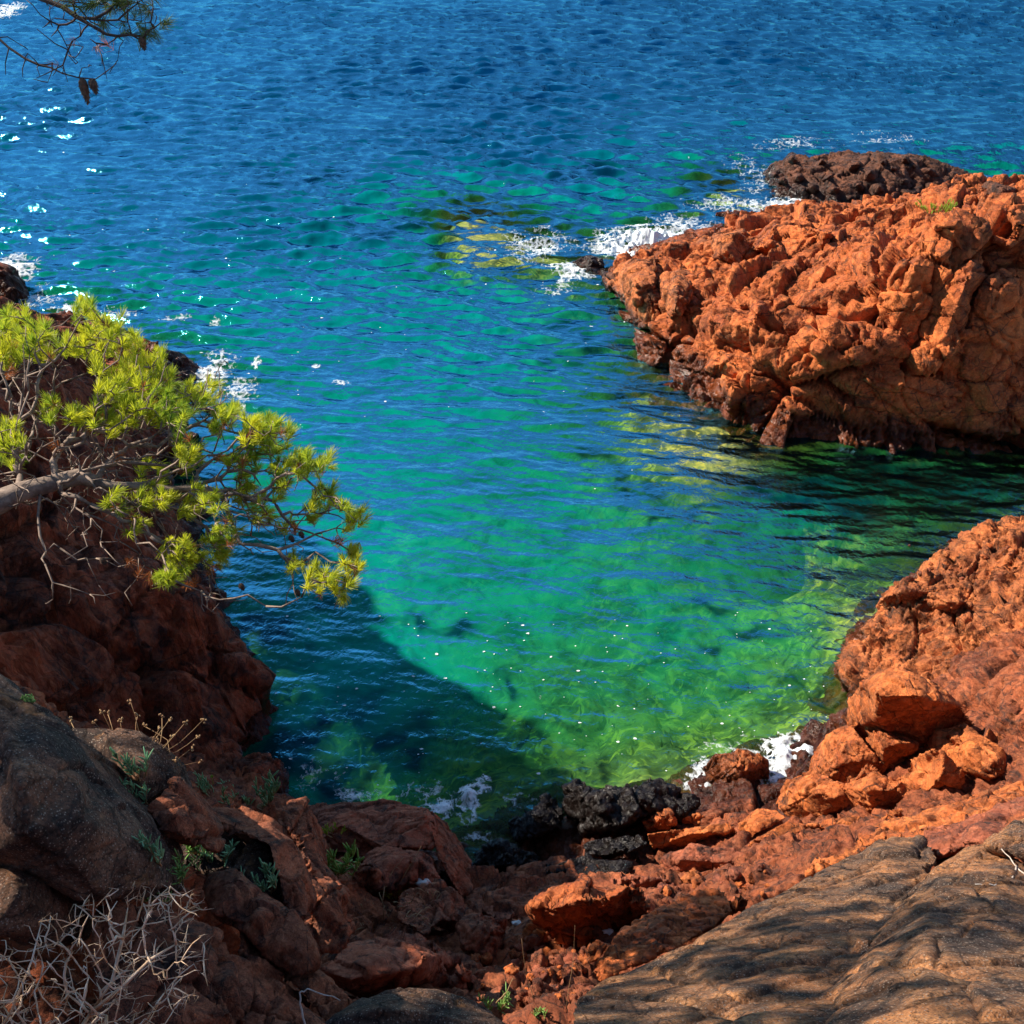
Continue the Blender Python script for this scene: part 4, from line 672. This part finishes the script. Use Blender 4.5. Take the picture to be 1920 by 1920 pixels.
def needles(acc, tip, ax, n, L, wd, spread=1.):
    """a shoot's brush of needles: thin tapered blades round the last few centimetres of the twig"""
    ax = ax/np.linalg.norm(ax); u = RNG.random(n); base = tip-ax*(u[:, None]*L*.75)
    r = RNG.normal(0, 1, (n, 3)); r -= (r@ax)[:, None]*ax; r /= np.linalg.norm(r, axis=1, keepdims=True)
    sp = (.25+.75*u+RNG.normal(0, .12, n))*spread
    d = ax[None]+r*sp[:, None]; d /= np.linalg.norm(d, axis=1, keepdims=True); ln = L*RNG.uniform(.7, 1.1, n)
    s = np.cross(d, RNG.normal(0, 1, (n, 3))); s /= np.linalg.norm(s, axis=1, keepdims=True)
    m = base+d*(ln*.55)[:, None]+np.array((0, 0, -.02))*L; e = base+d*ln[:, None]+np.array((0, 0, -.09))*L
    acc.append(np.stack((base-s*wd*.5, base+s*wd*.5, m+s*wd*.5, m-s*wd*.5, e+s*wd*.15, e-s*wd*.15), 1))
def needle_mesh(name, acc, mat, parent, **k):
    V = np.concatenate(acc).reshape(-1, 3); n = len(V)//6; b = np.arange(n)[:, None]*6
    F = np.concatenate((b+np.array([0, 1, 2, 3]), b+np.array([3, 2, 4, 5])))
    return mesh_obj(name, V, F, mat, parent, smooth=False, **k)
def leaf_mat(name, c1, c2, trans=.5, rough=.5, scale=2.):
    m, t, b, out = new_mat(name); L = t.links.new
    geo = t.nodes.new('ShaderNodeNewGeometry')
    n = N(t, 'ShaderNodeTexNoise', i_Scale=scale, i_Detail=4.); L(geo.outputs[0], n.inputs[0])
    c = mixc(t, c1, c2, ramp(t, n.outputs[0], [(.35, (0, 0, 0)), (.65, (1, 1, 1))]))
    rn = mixc(t, c, c2, geo.outputs['Random Per Island'])
    cc = mixc(t, c, rn, .6)
    L(cc, b.inputs['Base Color']); b.inputs['Roughness'].default_value = rough
    tl = t.nodes.new('ShaderNodeBsdfTranslucent'); L(cc, tl.inputs[0])
    mx = t.nodes.new('ShaderNodeMixShader'); mx.inputs[0].default_value = trans; L(b.outputs[0], mx.inputs[1]); L(tl.outputs[0], mx.inputs[2]); L(mx.outputs[0], out.inputs[0])
    return m
def bark_mat(name, c1, c2, scale=14.):
    m, t, b, out = new_mat(name); L = t.links.new
    geo = t.nodes.new('ShaderNodeNewGeometry'); n = N(t, 'ShaderNodeTexNoise', i_Scale=scale, i_Detail=8., i_Roughness=.7); L(geo.outputs[0], n.inputs[0])
    L(mixc(t, c1, c2, ramp(t, n.outputs[0], [(.35, (0, 0, 0)), (.6, (1, 1, 1))])), b.inputs['Base Color']); b.inputs['Roughness'].default_value = .9
    bp = N(t, 'ShaderNodeBump', i_Strength=.7, i_Distance=.01); L(n.outputs[0], bp.inputs['Height']); L(bp.outputs[0], b.inputs['Normal'])
    return m
M['needle'] = leaf_mat('pine_needles', (.13, .30, .03), (.66, .66, .035), .55)
M['needle_shaded'] = leaf_mat('pine_needles_shaded', (.06, .12, .025), (.16, .17, .03), .4)  # pine needles darkened, the backlit shade put into their colour
M['needle_dead'] = leaf_mat('dead_pine_needles', (.45, .14, .03), (.30, .09, .03), .35)
M['bark'] = bark_mat('pine_bark', (.34, .25, .19), (.13, .09, .07))
M['bark_dark'] = bark_mat('dark_shaded_pine_bark', (.07, .04, .03), (.03, .02, .018))  # pine bark darkened for the backlit boughs, shade put into the colour
M['cone'] = bark_mat('pine_cone', (.12, .065, .04), (.05, .03, .02), 60.)
M['deadwood'] = bark_mat('bleached_wood', (.62, .54, .47), (.40, .31, .24), 30.)
M['thorn'] = bark_mat('bleached_thorn_twigs', (.74, .60, .46), (.48, .28, .14), 9.)
M['samphire'] = leaf_mat('samphire_leaf', (.16, .38, .10), (.34, .52, .13), .25, .45, 6.)
M['samphire_blue'] = leaf_mat('samphire_leaf_bluish', (.15, .38, .20), (.30, .50, .24), .25, .45, 6.)
M['lime'] = leaf_mat('lime_leaf', (.28, .50, .03), (.42, .55, .05), .4, .5, 6.)
M['straw'] = leaf_mat('straw', (.50, .34, .16), (.35, .18, .08), .2, .7, 6.)
M['white_stone'] = bark_mat('white_stone', (.7, .66, .62), (.5, .46, .42), 20.)

bpy.context.view_layer.update()
DG = bpy.context.evaluated_depsgraph_get()
def hit(px, py, default=None):
    r = ray(px, py); r = r/np.linalg.norm(r)
    ok, loc, nor, *_ = S.ray_cast(DG, Vector((0, 0, CAMZ)), Vector(r))
    return np.array(loc), np.array(nor)

def cone(parent, p, ln=.07, r=.02, d=(0, 0, -1)):
    g = Geo(); d = np.array(d, float); n = 9
    prof = [(0, .35), (.1, .8), (.3, 1), (.55, .85), (.8, .5), (1, .1)]
    pts = [p+d*ln*a for a, _ in prof]; tube(g, pts, np.array([r*b for _, b in prof]), 8)
    for k in range(44):                                              # scales
        u = (k+.5)/44; a = k*2.4; rr = r*np.interp(u, [q[0] for q in prof], [q[1] for q in prof])
        x = np.cross(d, (1, .2, .1)); x /= np.linalg.norm(x); y = np.cross(d, x); o = np.cos(a)*x+np.sin(a)*y
        c = p+d*ln*u+o*rr*.9; t_ = np.cross(d, o)
        g.add([c-t_*r*.3-d*.002, c+t_*r*.3-d*.002, c+o*r*.35+t_*r*.15+d*r*.35, c+o*r*.35-t_*r*.15+d*r*.35], [(0, 1, 2, 3)])
    return g.build('cone', M['cone'], parent)

# ------------------------------------------------------------------ the leaning pine on the left
def left_pine():
    root = thing('pine_tree', 'low sprawling pine with lime green needle tufts leaning out over the cove', 'tree')
    tr = Tree()
    def q(cx, cy, dt=0):
        px, py = cx*.375, 480+cy*.375
        return T(px, py, 6.3+(1050-py)/600*1.0+px/600*.5+dt)
    tr.chain([q(-700, 1700, -.2), q(-420, 1480), q(-150, 1300), q(0, 1230), q(110, 1180), q(210, 1150), q(290, 1130), q(400, 1100), q(480, 1130)])
    base = len(tr.ch)
    tr.chain([q(275, 1080), q(265, 1030), q(290, 985), q(320, 950)], 6)
    tr.chain([q(235, 1020), q(170, 985), q(120, 960), q(120, 900), q(140, 870)], 10)
    tr.chain([q(100, 840), q(100, 760), q(110, 690), q(60, 610)], 17)
    tr.chain([q(190, 870), q(170, 800), q(130, 720), q(90, 680)], 17)
    tr.chain([q(520, 1050), q(620, 1030), q(740, 1040), q(860, 1050)], 8)
    tr.chain([q(560, 1150), q(700, 1150), q(860, 1170), q(980, 1160), q(1100, 1180)], 8)
    tr.chain([q(200, 1200), q(190, 1300), q(200, 1400), q(230, 1480), q(270, 1440), q(300, 1460)], 5)
    tr.chain([q(530, 1080), q(560, 1160), q(640, 1220), q(690, 1260)], 8)
    tr.chain([q(1200, 1440), q(1300, 1445), q(1390, 1470), q(1480, 1440), q(1580, 1390), q(1680, 1360)])
    CL_ = [(100, 370, 130), (40, 470, 80), (200, 430, 80), (10, 400, 70), (420, 280, 60), (480, 400, 100), (380, 470, 70), (560, 380, 80), (690, 440, 40), (640, 490, 50), (490, 560, 30), (580, 590, 50), (760, 540, 70), (830, 590, 55), (700, 600, 60), (560, 690, 80), (680, 690, 90), (780, 700, 80),
           (870, 780, 70), (940, 720, 70), (1040, 680, 50), (1130, 780, 50), (1080, 830, 50), (260, 770, 50), (370, 790, 50), (450, 800, 70), (560, 830, 60), (50, 890, 60), (60, 980, 60), (10, 930, 40), (920, 960, 60), (930, 1010, 50), (1220, 850, 70), (1300, 860, 80), (1380, 900, 70), (1260, 930, 70),
           (1180, 1010, 50), (1250, 1040, 50), (1340, 960, 50), (1400, 1050, 50), (1490, 1020, 50), (1540, 1060, 60), (1610, 1040, 50), (1380, 1150, 50), (750, 1090, 60), (1200, 1130, 50), (730, 1190, 60), (570, 1230, 50), (970, 1180, 50), (1060, 1220, 60), (1230, 1200, 70), (1300, 1280, 60),
           (830, 1210, 40), (930, 1270, 40), (670, 1330, 50), (1130, 1370, 60), (1080, 1400, 60), (1570, 1280, 35), (1650, 1250, 40), (1710, 1250, 35), (1780, 1300, 40), (1740, 1330, 35), (880, 1450, 60), (900, 1520, 70), (830, 1590, 60), (1080, 1490, 50), (960, 1480, 50), (1470, 1530, 40),
           (1600, 1620, 60), (1700, 1650, 50), (1740, 1570, 60), (1780, 1480, 40), (1620, 1170, 40), (1560, 1240, 30), (1430, 1340, 30), (650, 780, 60), (760, 790, 60)]
    shoots = []
    for cx, cy, r in CL_:
        n = max(5, int((r/24.)**1.5*3.8))
        dt0 = RNG.normal(0, .22)
        for k in range(n):
            a = RNG.uniform(0, 6.28); rr = r*math.sqrt(RNG.random())*1.05
            p = q(cx+math.cos(a)*rr, cy+math.sin(a)*rr, dt0+RNG.normal(0, r/260))
            shoots.append((p, 1 if RNG.random() < .93 else 2))
    for cx, cy, r in [(590, 990, 35), (650, 1530, 40), (700, 1580, 35), (1060, 1555, 20), (950, 1630, 20), (40, 570, 25), (1100, 980, 25), (1590, 1160, 30), (560, 800, 30), (1690, 1420, 15), (1470, 1350, 15), (250, 940, 40)]:
        for k in range(3): shoots.append((q(cx+RNG.normal(0, r*.5), cy+RNG.normal(0, r*.5), RNG.normal(0, .1)), 2))
    bare = [q(RNG.uniform(0, 1150), RNG.uniform(520, 1300), RNG.normal(.1, .25)) for _ in range(340)]
    bare += [q(RNG.uniform(300, 1500), RNG.uniform(850, 1450), RNG.normal(.1, .25)) for _ in range(300)]
    bare += [q(RNG.uniform(150, 900), RNG.uniform(1300, 1750), RNG.normal(0, .2)) for _ in range(34)] + [q(RNG.uniform(1000, 1700), RNG.uniform(1380, 1800), RNG.normal(0, .15)) for _ in range(40)]
    bare += [q(RNG.uniform(-250, 250), RNG.uniform(500, 1150), RNG.normal(0, .25)) for _ in range(60)]
    tg = [(p-np.array((0, 0, .02)), k) for p, k in shoots]+[(p, 0) for p in bare]
    c0 = q(290, 1100); tg.sort(key=lambda e: np.linalg.norm(e[0]-c0)+.3*RNG.random())
    live, dead = [], []
    for p, k in tg:
        tr.reach(p, .09, .16, .30)
        a = tr.p[-1]-tr.p[-3]; a = a/np.linalg.norm(a)*.5+np.array((.22, .05, .62))+RNG.normal(0, .28, 3)
        if k == 1: needles(live, p+a*.03, a, int(RNG.integers(42, 80)), RNG.uniform(.06, .105), .0032, .8)
        elif k == 2: needles(dead, p, a, 30, .07, .0028, 1.2)
    g = Geo(); tr.mesh(g, .0036, .36, .05, skip=base); br = g.build('branches', M['bark'], root)
    g = Geo(); P = np.array(tr.p[:9]); tube(g, P, np.linspace(.085, .05, 9), 10)
    V = g.v[0]; g.v[0] = V+.012*np.stack([fbm(V/.05, 3, 50+i) for i in range(3)], 1); g.build('trunk', M['bark'], root)
    needle_mesh('needle_tufts', live, M['needle'], root, label='lime green needle tufts at the branch tips')
    needle_mesh('dead_needles', dead, M['needle_dead'], root, label='rust orange dead needles')
    for cx, cy in [(505, 1510), (1450, 1400), (1500, 1380), (1480, 1670), (1200, 1640), (850, 1660)]: cone(br, q(cx, cy), .05, .018, (.3, 0, -.95))
left_pine()

# ------------------------------------------------------------------ the pine overhead: its boughs hang into the top left corner, its crown shades the rocks
def over_pine():
    root = thing('pine_tree', 'dark overhead pine whose bare twigs and cones hang into the top left corner', 'tree')
    tr = Tree()
    tr.chain([np.array(p) for p in [(-5.6, 2.8, 8.6), (-5.4, 3.0, 9.8), (-5.3, 3.3, 11), (-5.0, 3.5, 12.2), (-4.9, 3.6, 13.2), (-4.5, 3.9, 14.2), (-4.4, 4.0, 15.2)]])
    def q(cx, cy, dt=0): return T(cx*.2083, cy*.2083, 4.4+dt)
    tr.chain([T(-420, -330, 4.3), T(-200, -180, 4.3), T(-30, -60, 4.35), q(350, -20), q(560, 60), q(690, 150), q(800, 215), q(960, 310), q(1060, 325), q(1180, 310), q(1290, 340)])
    k = 12
    tr.chain([q(760, 165), q(860, 165), q(960, 110), q(1040, 40)], k); tr.chain([q(870, 180), q(960, 185), q(1060, 180), q(1160, 90), q(1240, 30)], k)
    tr.chain([q(660, 190), q(600, 220), q(530, 225), q(450, 190), q(360, 130), q(290, 40), q(200, -30)], k)
    tr.chain([T(-420, -120, 4.5), T(-200, -20, 4.4), T(-60, 40, 4.4), q(-20, 340), q(80, 430), q(230, 530), q(350, 585), q(460, 610), q(560, 660), q(710, 700), q(860, 712), q(950, 650), q(1050, 570)])
    n2 = len(tr.p); base = len(tr.ch)
    live, dead = [], []
    T1 = [((960, 400), 2), ((650, 370), 2), ((640, 500), 0), ((810, 350), 0), ((750, 420), 0), ((880, 430), 2), ((1300, 340), 1), ((1480, 180), 1), ((1330, 100), 1), ((1240, 20), 1), ((1060, 40), 1), ((1000, 80), 1), ((900, 0), 1), ((820, 20), 1), ((1150, 200), 0), ((1110, 370), 0), ((1400, 200), 0), ((1440, 80), 0),
          ((920, 580), 0), ((470, 570), 2), ((430, 740), 0), ((610, 740), 0), ((300, 710), 0), ((250, 480), 0), ((180, 400), 0), ((700, 560), 0), ((800, 600), 0), ((1060, 540), 0), ((330, 260), 0), ((380, 250), 0), ((460, 330), 0), ((640, 20), 0), ((450, 60), 0), ((700, 60), 0), ((1390, 300), 1), ((930, 250), 0), ((1200, 140), 0), ((1300, 200), 0), ((1120, -20), 1), ((1330, -30), 1), ((640, -30), 1), ((780, -60), 1), ((980, -50), 1)]
    for _ in range(46): T1.append(((RNG.uniform(350, 1480), RNG.uniform(-40, 280)), 0 if RNG.random() < .82 else 1))
    for _ in range(16): T1.append(((RNG.uniform(50, 1000), RNG.uniform(430, 720)), 0))
    for (cx, cy), kk in T1:
        p = q(cx, cy, RNG.normal(0, .1)); tr.reach(p, .05, .14, .1)
        a = tr.p[-1]-tr.p[-3]; a = a/np.linalg.norm(a)+RNG.normal(0, .3, 3)
        if kk == 1:
            for _ in range(2): needles(live, p+RNG.normal(0, .012, 3), a+RNG.normal(0, .4, 3), 46, .065, .0018)
        elif kk == 2: needles(dead, p, a, 26, .05, .0014)
    crown = []
    while len(crown) < 470:
        u = RNG.normal(0, 1, 3); u /= np.linalg.norm(u); u *= RNG.random()**.45
        cen, rad = ((np.array((-6.4, 5.3, 13.7)), (2.0, 2.2, 1.2)) if len(crown) < 300 else (np.array((-7.6, 3.8, 13.6)), (1.8, 2., 1.1)))
        p = cen+u*rad
        if p[2] > 12.35 and vnoise(p[None]/.8, 91)[0] > -.12: crown.append(p)
    crown.sort(key=lambda e: np.linalg.norm(e-np.array((-4.9, 3.6, 13.2))))
    for p in crown:
        tr.reach(p, .3, .12, .3)
        for _ in range(3):
            a = np.array((0, 0, .7))+RNG.normal(0, .5, 3); needles(live, p+RNG.normal(0, .10, 3), a, 46, .13, .0065)
    g = Geo(); tr.mesh(g, .0022, .40, .07, skip=1); br = g.build('branches', M['bark_dark'], root)
    g = Geo(); tube(g, tr.p[:7], np.linspace(.17, .06, 7), 12); g.build('trunk', M['bark_dark'], root)
    needle_mesh('needle_tufts', live, M['needle_shaded'], root); needle_mesh('dead_needles', dead, M['needle_dead'], root)
    cone(br, q(735, 705), .105, .020, (.02, 0, -1)); cone(br, q(820, 712), .06, .019, (.15, 0, -.98)); cone(br, q(1270, 335), .05, .016, (.1, 0, -1))
over_pine()
# ------------------------------------------------------------------ samphire and other small plants
def finger(g, p, d, L, r):
    d = d/np.linalg.norm(d); tube(g, [p, p+d*L*.35, p+d*L*.8, p+d*L], np.array((r*.5, r, r*.85, r*.2)), 5)
def samphire(px, py, hgt, wid, label, mat='samphire', stems=6, dt=0, up=(0, 0, 1), dens=1.):
    p0, nr = hit(px, py); t = (p0[1]*CP-(p0[2]-CAMZ)*SP); s = t/1920
    H, W = hgt*s*1.3, wid*s*1.2; p0 = p0-np.array((0, 0, .02))
    root = thing('samphire_plant', label, 'plant', loc=p0)
    gs, gl = Geo(), Geo()
    for k in range(stems):
        o = np.array((RNG.uniform(-.5, .5)*W, RNG.uniform(-.25, .25)*W, 0)); top = o*1.1+np.array((0, -.1*H, H*RNG.uniform(.55, 1.)))
        a = o*.45; mid = (a+top)/2+RNG.normal(0, .06*H, 3); pts = [np.zeros(3), a, mid, top]
        tube(gs, pts, np.array((.004, .004, .003, .002))*min(1, H/.15), 5)
        nf = int(RNG.integers(9, 15)*dens)
        for j in range(nf):
            u = RNG.uniform(.25, 1.); b = (a*(1-u)+top*u) if u > .5 else mid*(u*2)+a*(1-u*2)
            d = np.array((0, 0, 1.))+RNG.normal(0, .42, 3)+(top-a)*1.2; finger(gl, b, d, H*RNG.uniform(.2, .34), max(.0034, H*.019))
    gs.build('stem', M['straw'], root); gl.build('leaves', M[mat], root)
samphire(258, 1455, 70, 45, 'upper samphire sprig growing against the dark rounded boulder', 'samphire_blue', 5)
samphire(266, 1500, 55, 40, 'lower samphire sprig in the crack beside the biggest boulder', 'samphire_blue', 5)
samphire(408, 1500, 45, 90, 'low spreading samphire at the left end above the curved slab', 'samphire_blue', 10)
samphire(478, 1510, 62, 80, 'bushy samphire with yellow tips above the right of the curved slab', 'samphire_blue', 12)
samphire(368, 1600, 58, 45, 'samphire sprig in the middle of the hollow', 'samphire', 6)
samphire(412, 1612, 60, 60, 'bluish samphire fanning out right of the middle sprig', 'samphire_blue', 8)
samphire(290, 1612, 70, 60, 'tall samphire sprig touching the right edge of the biggest boulder', 'samphire_blue', 7)
samphire(330, 1650, 60, 90, 'leafy samphire with yellowing base in the hollow', 'samphire', 10)
samphire(290, 1680, 50, 70, 'lowest samphire clump just above the thorny bush', 'samphire', 8)
samphire(498, 1665, 62, 60, 'narrow samphire on the wedge rock under the curved slab', 'samphire_blue', 8)
samphire(648, 1640, 75, 60, 'tall leafy green plant on the ledge steps left of centre', 'samphire', 12)
samphire(630, 1565, 30, 40, 'pale yellow green tuft at the top of the ledge steps', 'lime', 6)
samphire(745, 1685, 36, 42, 'small bright lime plant on the broken ledge', 'lime', 9)
samphire(928, 1890, 50, 45, 'pale green plant with dry stalks at the bottom centre', 'samphire', 7)
samphire(1012, 1905, 30, 30, 'tiny dark green sprig by the angular rock at the bottom', 'samphire', 4)
samphire(56, 1316, 24, 26, 'tiny green tuft on the dark cliff above the biggest boulder', 'samphire', 5)
samphire(1755, 402, 20, 60, 'small green shrub growing on top of the orange headland', 'lime', 12, dens=1.5)
p0, _ = hit(400, 1470)
u = thing('flower_stalk', 'single yellow green umbel flower above the spreading samphire', 'flower', loc=p0)
g = Geo(); tube(g, [np.zeros(3), np.array((.0, 0, .05)), np.array((.005, 0, .11))], np.array((.003, .0025, .002)), 5); g.build('stem', M['lime'], u)
g = Geo()
for k in range(30):
    a = k*2.4; r = .022*math.sqrt(k/30); finger(g, np.array((.005, 0, .105)), np.array((math.cos(a)*r, math.sin(a)*r, .03)), .034, .0028)
g.build('flower_head', M['lime'], u)

# dried flowers over the boulder
p0 = T(305, 1450, 5.35)
root = thing('dried_flowers', 'dried everlasting stalks with pale seed heads in front of the cliff', 'dried plant')
gs = Geo()
for cx, cy in [(650, 300), (540, 370), (510, 355), (690, 375), (810, 380), (850, 395), (925, 415), (1015, 400), (800, 440), (960, 540), (1010, 605), (880, 600), (830, 560), (600, 400), (470, 410), (350, 400), (780, 495), (930, 735), (860, 480), (990, 480), (720, 430)]:
    bx = 700+RNG.normal(0, 60)+(cx-760)*.25; by = 600+(cy-450)*.35+RNG.normal(0, 20)
    a = T(bx*.375, 1200+by*.375, 5.32); b = T(cx*.375, 1200+cy*.375, 5.35+RNG.normal(0, .1)); mid = (a+b)/2+RNG.normal(0, .02, 3)+np.array((0, 0, -.015))
    tube(gs, [a, (a+mid)/2, mid, (mid+b)/2+RNG.normal(0, .004, 3), b], .0016, 4)
    gh = Geo()
    for j in range(5):
        c = b+RNG.normal(0, .008, 3); tube(gh, [c-np.array((0, 0, .006)), c-np.array((0, 0, .002)), c+np.array((0, 0, .005))], np.array((.002, .006, .003)), 6)
    gh.build('seed_head', M['straw'], root)
gs.build('stem', M['straw'], root)

# bleached thorn bush, bottom left
def thorn_bush():
    root = thing('thorn_bush', 'leafless bleached thorny bush in the bottom left corner', 'bush')
    tr = Tree(); tr.chain([T(110, 2060, 3.35), T(130, 1960, 3.4), T(170, 1900, 3.45)])
    tr.chain([T(-60, 2010, 3.3), T(20, 1900, 3.3), T(60, 1800, 3.35), T(80, 1720, 3.4)], 0)
    tr.chain([T(210, 1840, 3.4), T(230, 1760, 3.45), T(240, 1700, 3.5)], 2); tr.chain([T(230, 1850, 3.3), T(280, 1800, 3.3), T(330, 1770, 3.35)], 2)
    tg = []
    while len(tg) < 380:
        px, py = RNG.uniform(-80, 390), RNG.uniform(1650, 1960)
        if py < 1650+max(0, 210-px)*.42+abs(px-230)*.12: continue
        if px > 330 and py > 1880: continue
        tg.append(T(px, py, 3.4+RNG.normal(0, .14)))
    c = T(150, 1900, 3.4); tg.sort(key=lambda e: np.linalg.norm(e-c)+.15*RNG.random())
    for p in tg: tr.reach(p, .035, .14, .18)
    P = np.array(tr.p); sel = RNG.choice(len(P), 800)
    g = Geo(); tr.mesh(g, .0020, .33, .011)
    for i in sel:
        d = RNG.normal(0, 1, 3); d /= np.linalg.norm(d); tube(g, [P[i], P[i]+d*RNG.uniform(.015, .05)], np.array((.0013, .0003)), 3)
    g.build('branches', M['thorn'], root)
thorn_bush()
def twig(name, label, cat, lines, r=.004, mat='deadwood', t=None, lift=.02):
    g = Geo()
    for l in lines:
        if t: pts = [T(a, b, t) for a, b in l]
        else:
            pts = []
            for a, b in l:
                h, _ = hit(a, b); rr = -ray(a, b); pts.append(h+rr/np.linalg.norm(rr)*lift)
        P = []
        for i in range(len(pts)-1):
            for k in range(4): P.append(pts[i]*(1-k/4)+pts[i+1]*k/4+RNG.normal(0, r*.5, 3))
        P.append(pts[-1]); tube(g, P, np.linspace(r, r*.45, len(P)), 6)
    g.build(name, M[mat], label=label, category=cat)
twig('dead_twig', 'forked white twig lying on the dark slab at the right edge', 'twig', [[(1960, 1670), (1935, 1650), (1907, 1626), (1878, 1592)], [(1907, 1626), (1898, 1646), (1865, 1660), (1828, 1658)]], .007)
twig('dead_twig', 'white forked twig standing at the bottom left of the rounded boulder', 'twig', [[(575, 1935), (562, 1880), (563, 1862), (580, 1854), (638, 1876)]], .005, t=4.3)
twig('grass_stalk', 'straight dry stalk leaning across the pink ledge steps', 'stalk', [[(752, 1652), (790, 1586)]], .004, 'straw', t=9.)
twig('grass_stalk', 'short dry branched stalk left of the straight leaning stalk', 'stalk', [[(730, 1645), (742, 1625), (757, 1608)], [(742, 1625), (748, 1628)]], .004, 'straw', t=9.)
twig('grass_stalk', 'bent dry stalk beside the pale plant at bottom centre', 'stalk', [[(930, 1880), (950, 1860), (962, 1834)]], .004, 'straw', t=6.2)
twig('grass_stalk', 'tall thin grass stalk rising in front of the gravel', 'stalk', [[(1002, 1880), (985, 1820), (978, 1760)]], .0022, 'straw', t=6.)
twig('grass_stalk', 'thin stalk lying on the lower edge of the grey slab', 'stalk', [[(1078, 1880), (1101, 1911)]], .003, 'straw', t=4.4)
twig('grass_stalk', 'thin grass stalk beside the angular purple rock', 'stalk', [[(1060, 1900), (1075, 1800), (1078, 1735)]], .002, 'straw', t=6.)
twig('dead_twig', 'small dark twig lying on the lower right slab', 'twig', [[(1826, 1729), (1862, 1726)]], .006, 'bark_dark', lift=.01)
dp = thing('dry_plant', 'withered brown plant with curled dry leaves on the broken ledge', 'dried plant')
for k in range(46):                                                   # dry curled leaves
    c, _ = hit(600+RNG.uniform(200, 620)*.375, 1350+RNG.uniform(860, 1040)*.375); a = RNG.normal(0, 1, 3)*.03; b = c+np.array((0, 0, .05)) 
    g = Geo(); tube(g, [c, c+a+np.array((0, 0, .03)), c+a*1.9+np.array((0, 0, .02)), c+a*2.2+np.array((.02, 0, -.02))], np.array((.003, .006, .005, .001)), 4); g.build('leaf', M['straw'], dp)

# ------------------------------------------------------------------ loose stones in the gully
def stone_mesh(seed, mat):
    bm = bmesh.new(); bmesh.ops.create_icosphere(bm, subdivisions=3, radius=1)
    v = np.array([q.co[:] for q in bm.verts]); v = v*(1+.42*facets(v+seed*9.3, .9, seed, tilt=1.1, crack=.2)[:, None]+.06*fbm(v*3+seed, 3, seed)[:, None])*np.array((1, .8, .6))
    for q, c in zip(bm.verts, v): q.co = c
    me = bpy.data.meshes.new('stone'); bm.to_mesh(me); bm.free(); me.shade_smooth(); me.materials.append(mat); return me
SM = [stone_mesh(k, M[('block', 'ledge', 'rust', 'orange')[k % 4]]) for k in range(10)]
def stones(n, region, rmin, rmax, label, group):
    for k in range(n):
        px, py = region(); p, nr = hit(px, py); t = p[1]*CP-(p[2]-CAMZ)*SP
        r = (rmin+(rmax-rmin)*RNG.random()**2.2)*t/1920
        o = bpy.data.objects.new('stone', SM[RNG.integers(10)]); COL.objects.link(o); o.location = p+np.array((0, 0, r*.25)); o.scale = (r*RNG.uniform(.8, 1.3), r, r*RNG.uniform(.8, 1.2))
        o.rotation_euler = tuple(RNG.uniform(-.5, .5, 2))+(RNG.uniform(0, 6.28),)
        kind = ('bright orange', 'pinkish', 'dark rust', 'warm orange')[SM.index(o.data) % 4]; size = 'big' if r*1920/t > rmin+(rmax-rmin)*.45 else 'small'
        o['label'] = size+' '+kind+' '+label; o['category'] = 'stone'; o['group'] = group+', '+size+' '+kind
stones(62, lambda: (lambda a, b: (600+a*.375, 1350+b*.375))(RNG.uniform(960, 1400), RNG.uniform(1050, 1270)), 4, 19, 'loose stone in the gravel below the bright sunlit boulder', 'loose stones below the sunlit boulder')
stones(34, lambda: (RNG.uniform(880, 1100), RNG.uniform(1790, 1880)), 4, 15, 'loose stone in the shaded gully at the bottom centre', 'loose stones in the shaded gully')
stones(26, lambda: (RNG.uniform(1240, 1440), RNG.uniform(1625, 1690)), 4, 16, 'broken stone on the terrace behind the flaky slab', 'broken stones on the terrace')
stones(24, lambda: (RNG.uniform(1700, 1900), RNG.uniform(1020, 1110)), 3, 9, 'stone on the top of the right hand shelf', 'small stones on the shelf')
for (px, py), r, lab in [((792, 1655), 10, 'largest white stone on the pink ledge steps'), ((1141, 1749), 9, 'white stone in the gap between sunlit boulder and flaky slab'), ((971, 1731), 7, 'white stone on the smooth slope left of the sunlit boulder')]:
    p, _ = hit(px, py); t = p[1]*CP-(p[2]-CAMZ)*SP; me = SM[int(r) % 10].copy(); me.materials.clear(); me.materials.append(M['white_stone'])
    o = bpy.data.objects.new('white_stone', me); COL.objects.link(o); o.location = p; o.scale = (r*t/1920*1.4, r*t/1920, r*t/1920); o['label'] = lab; o['category'] = 'stone'
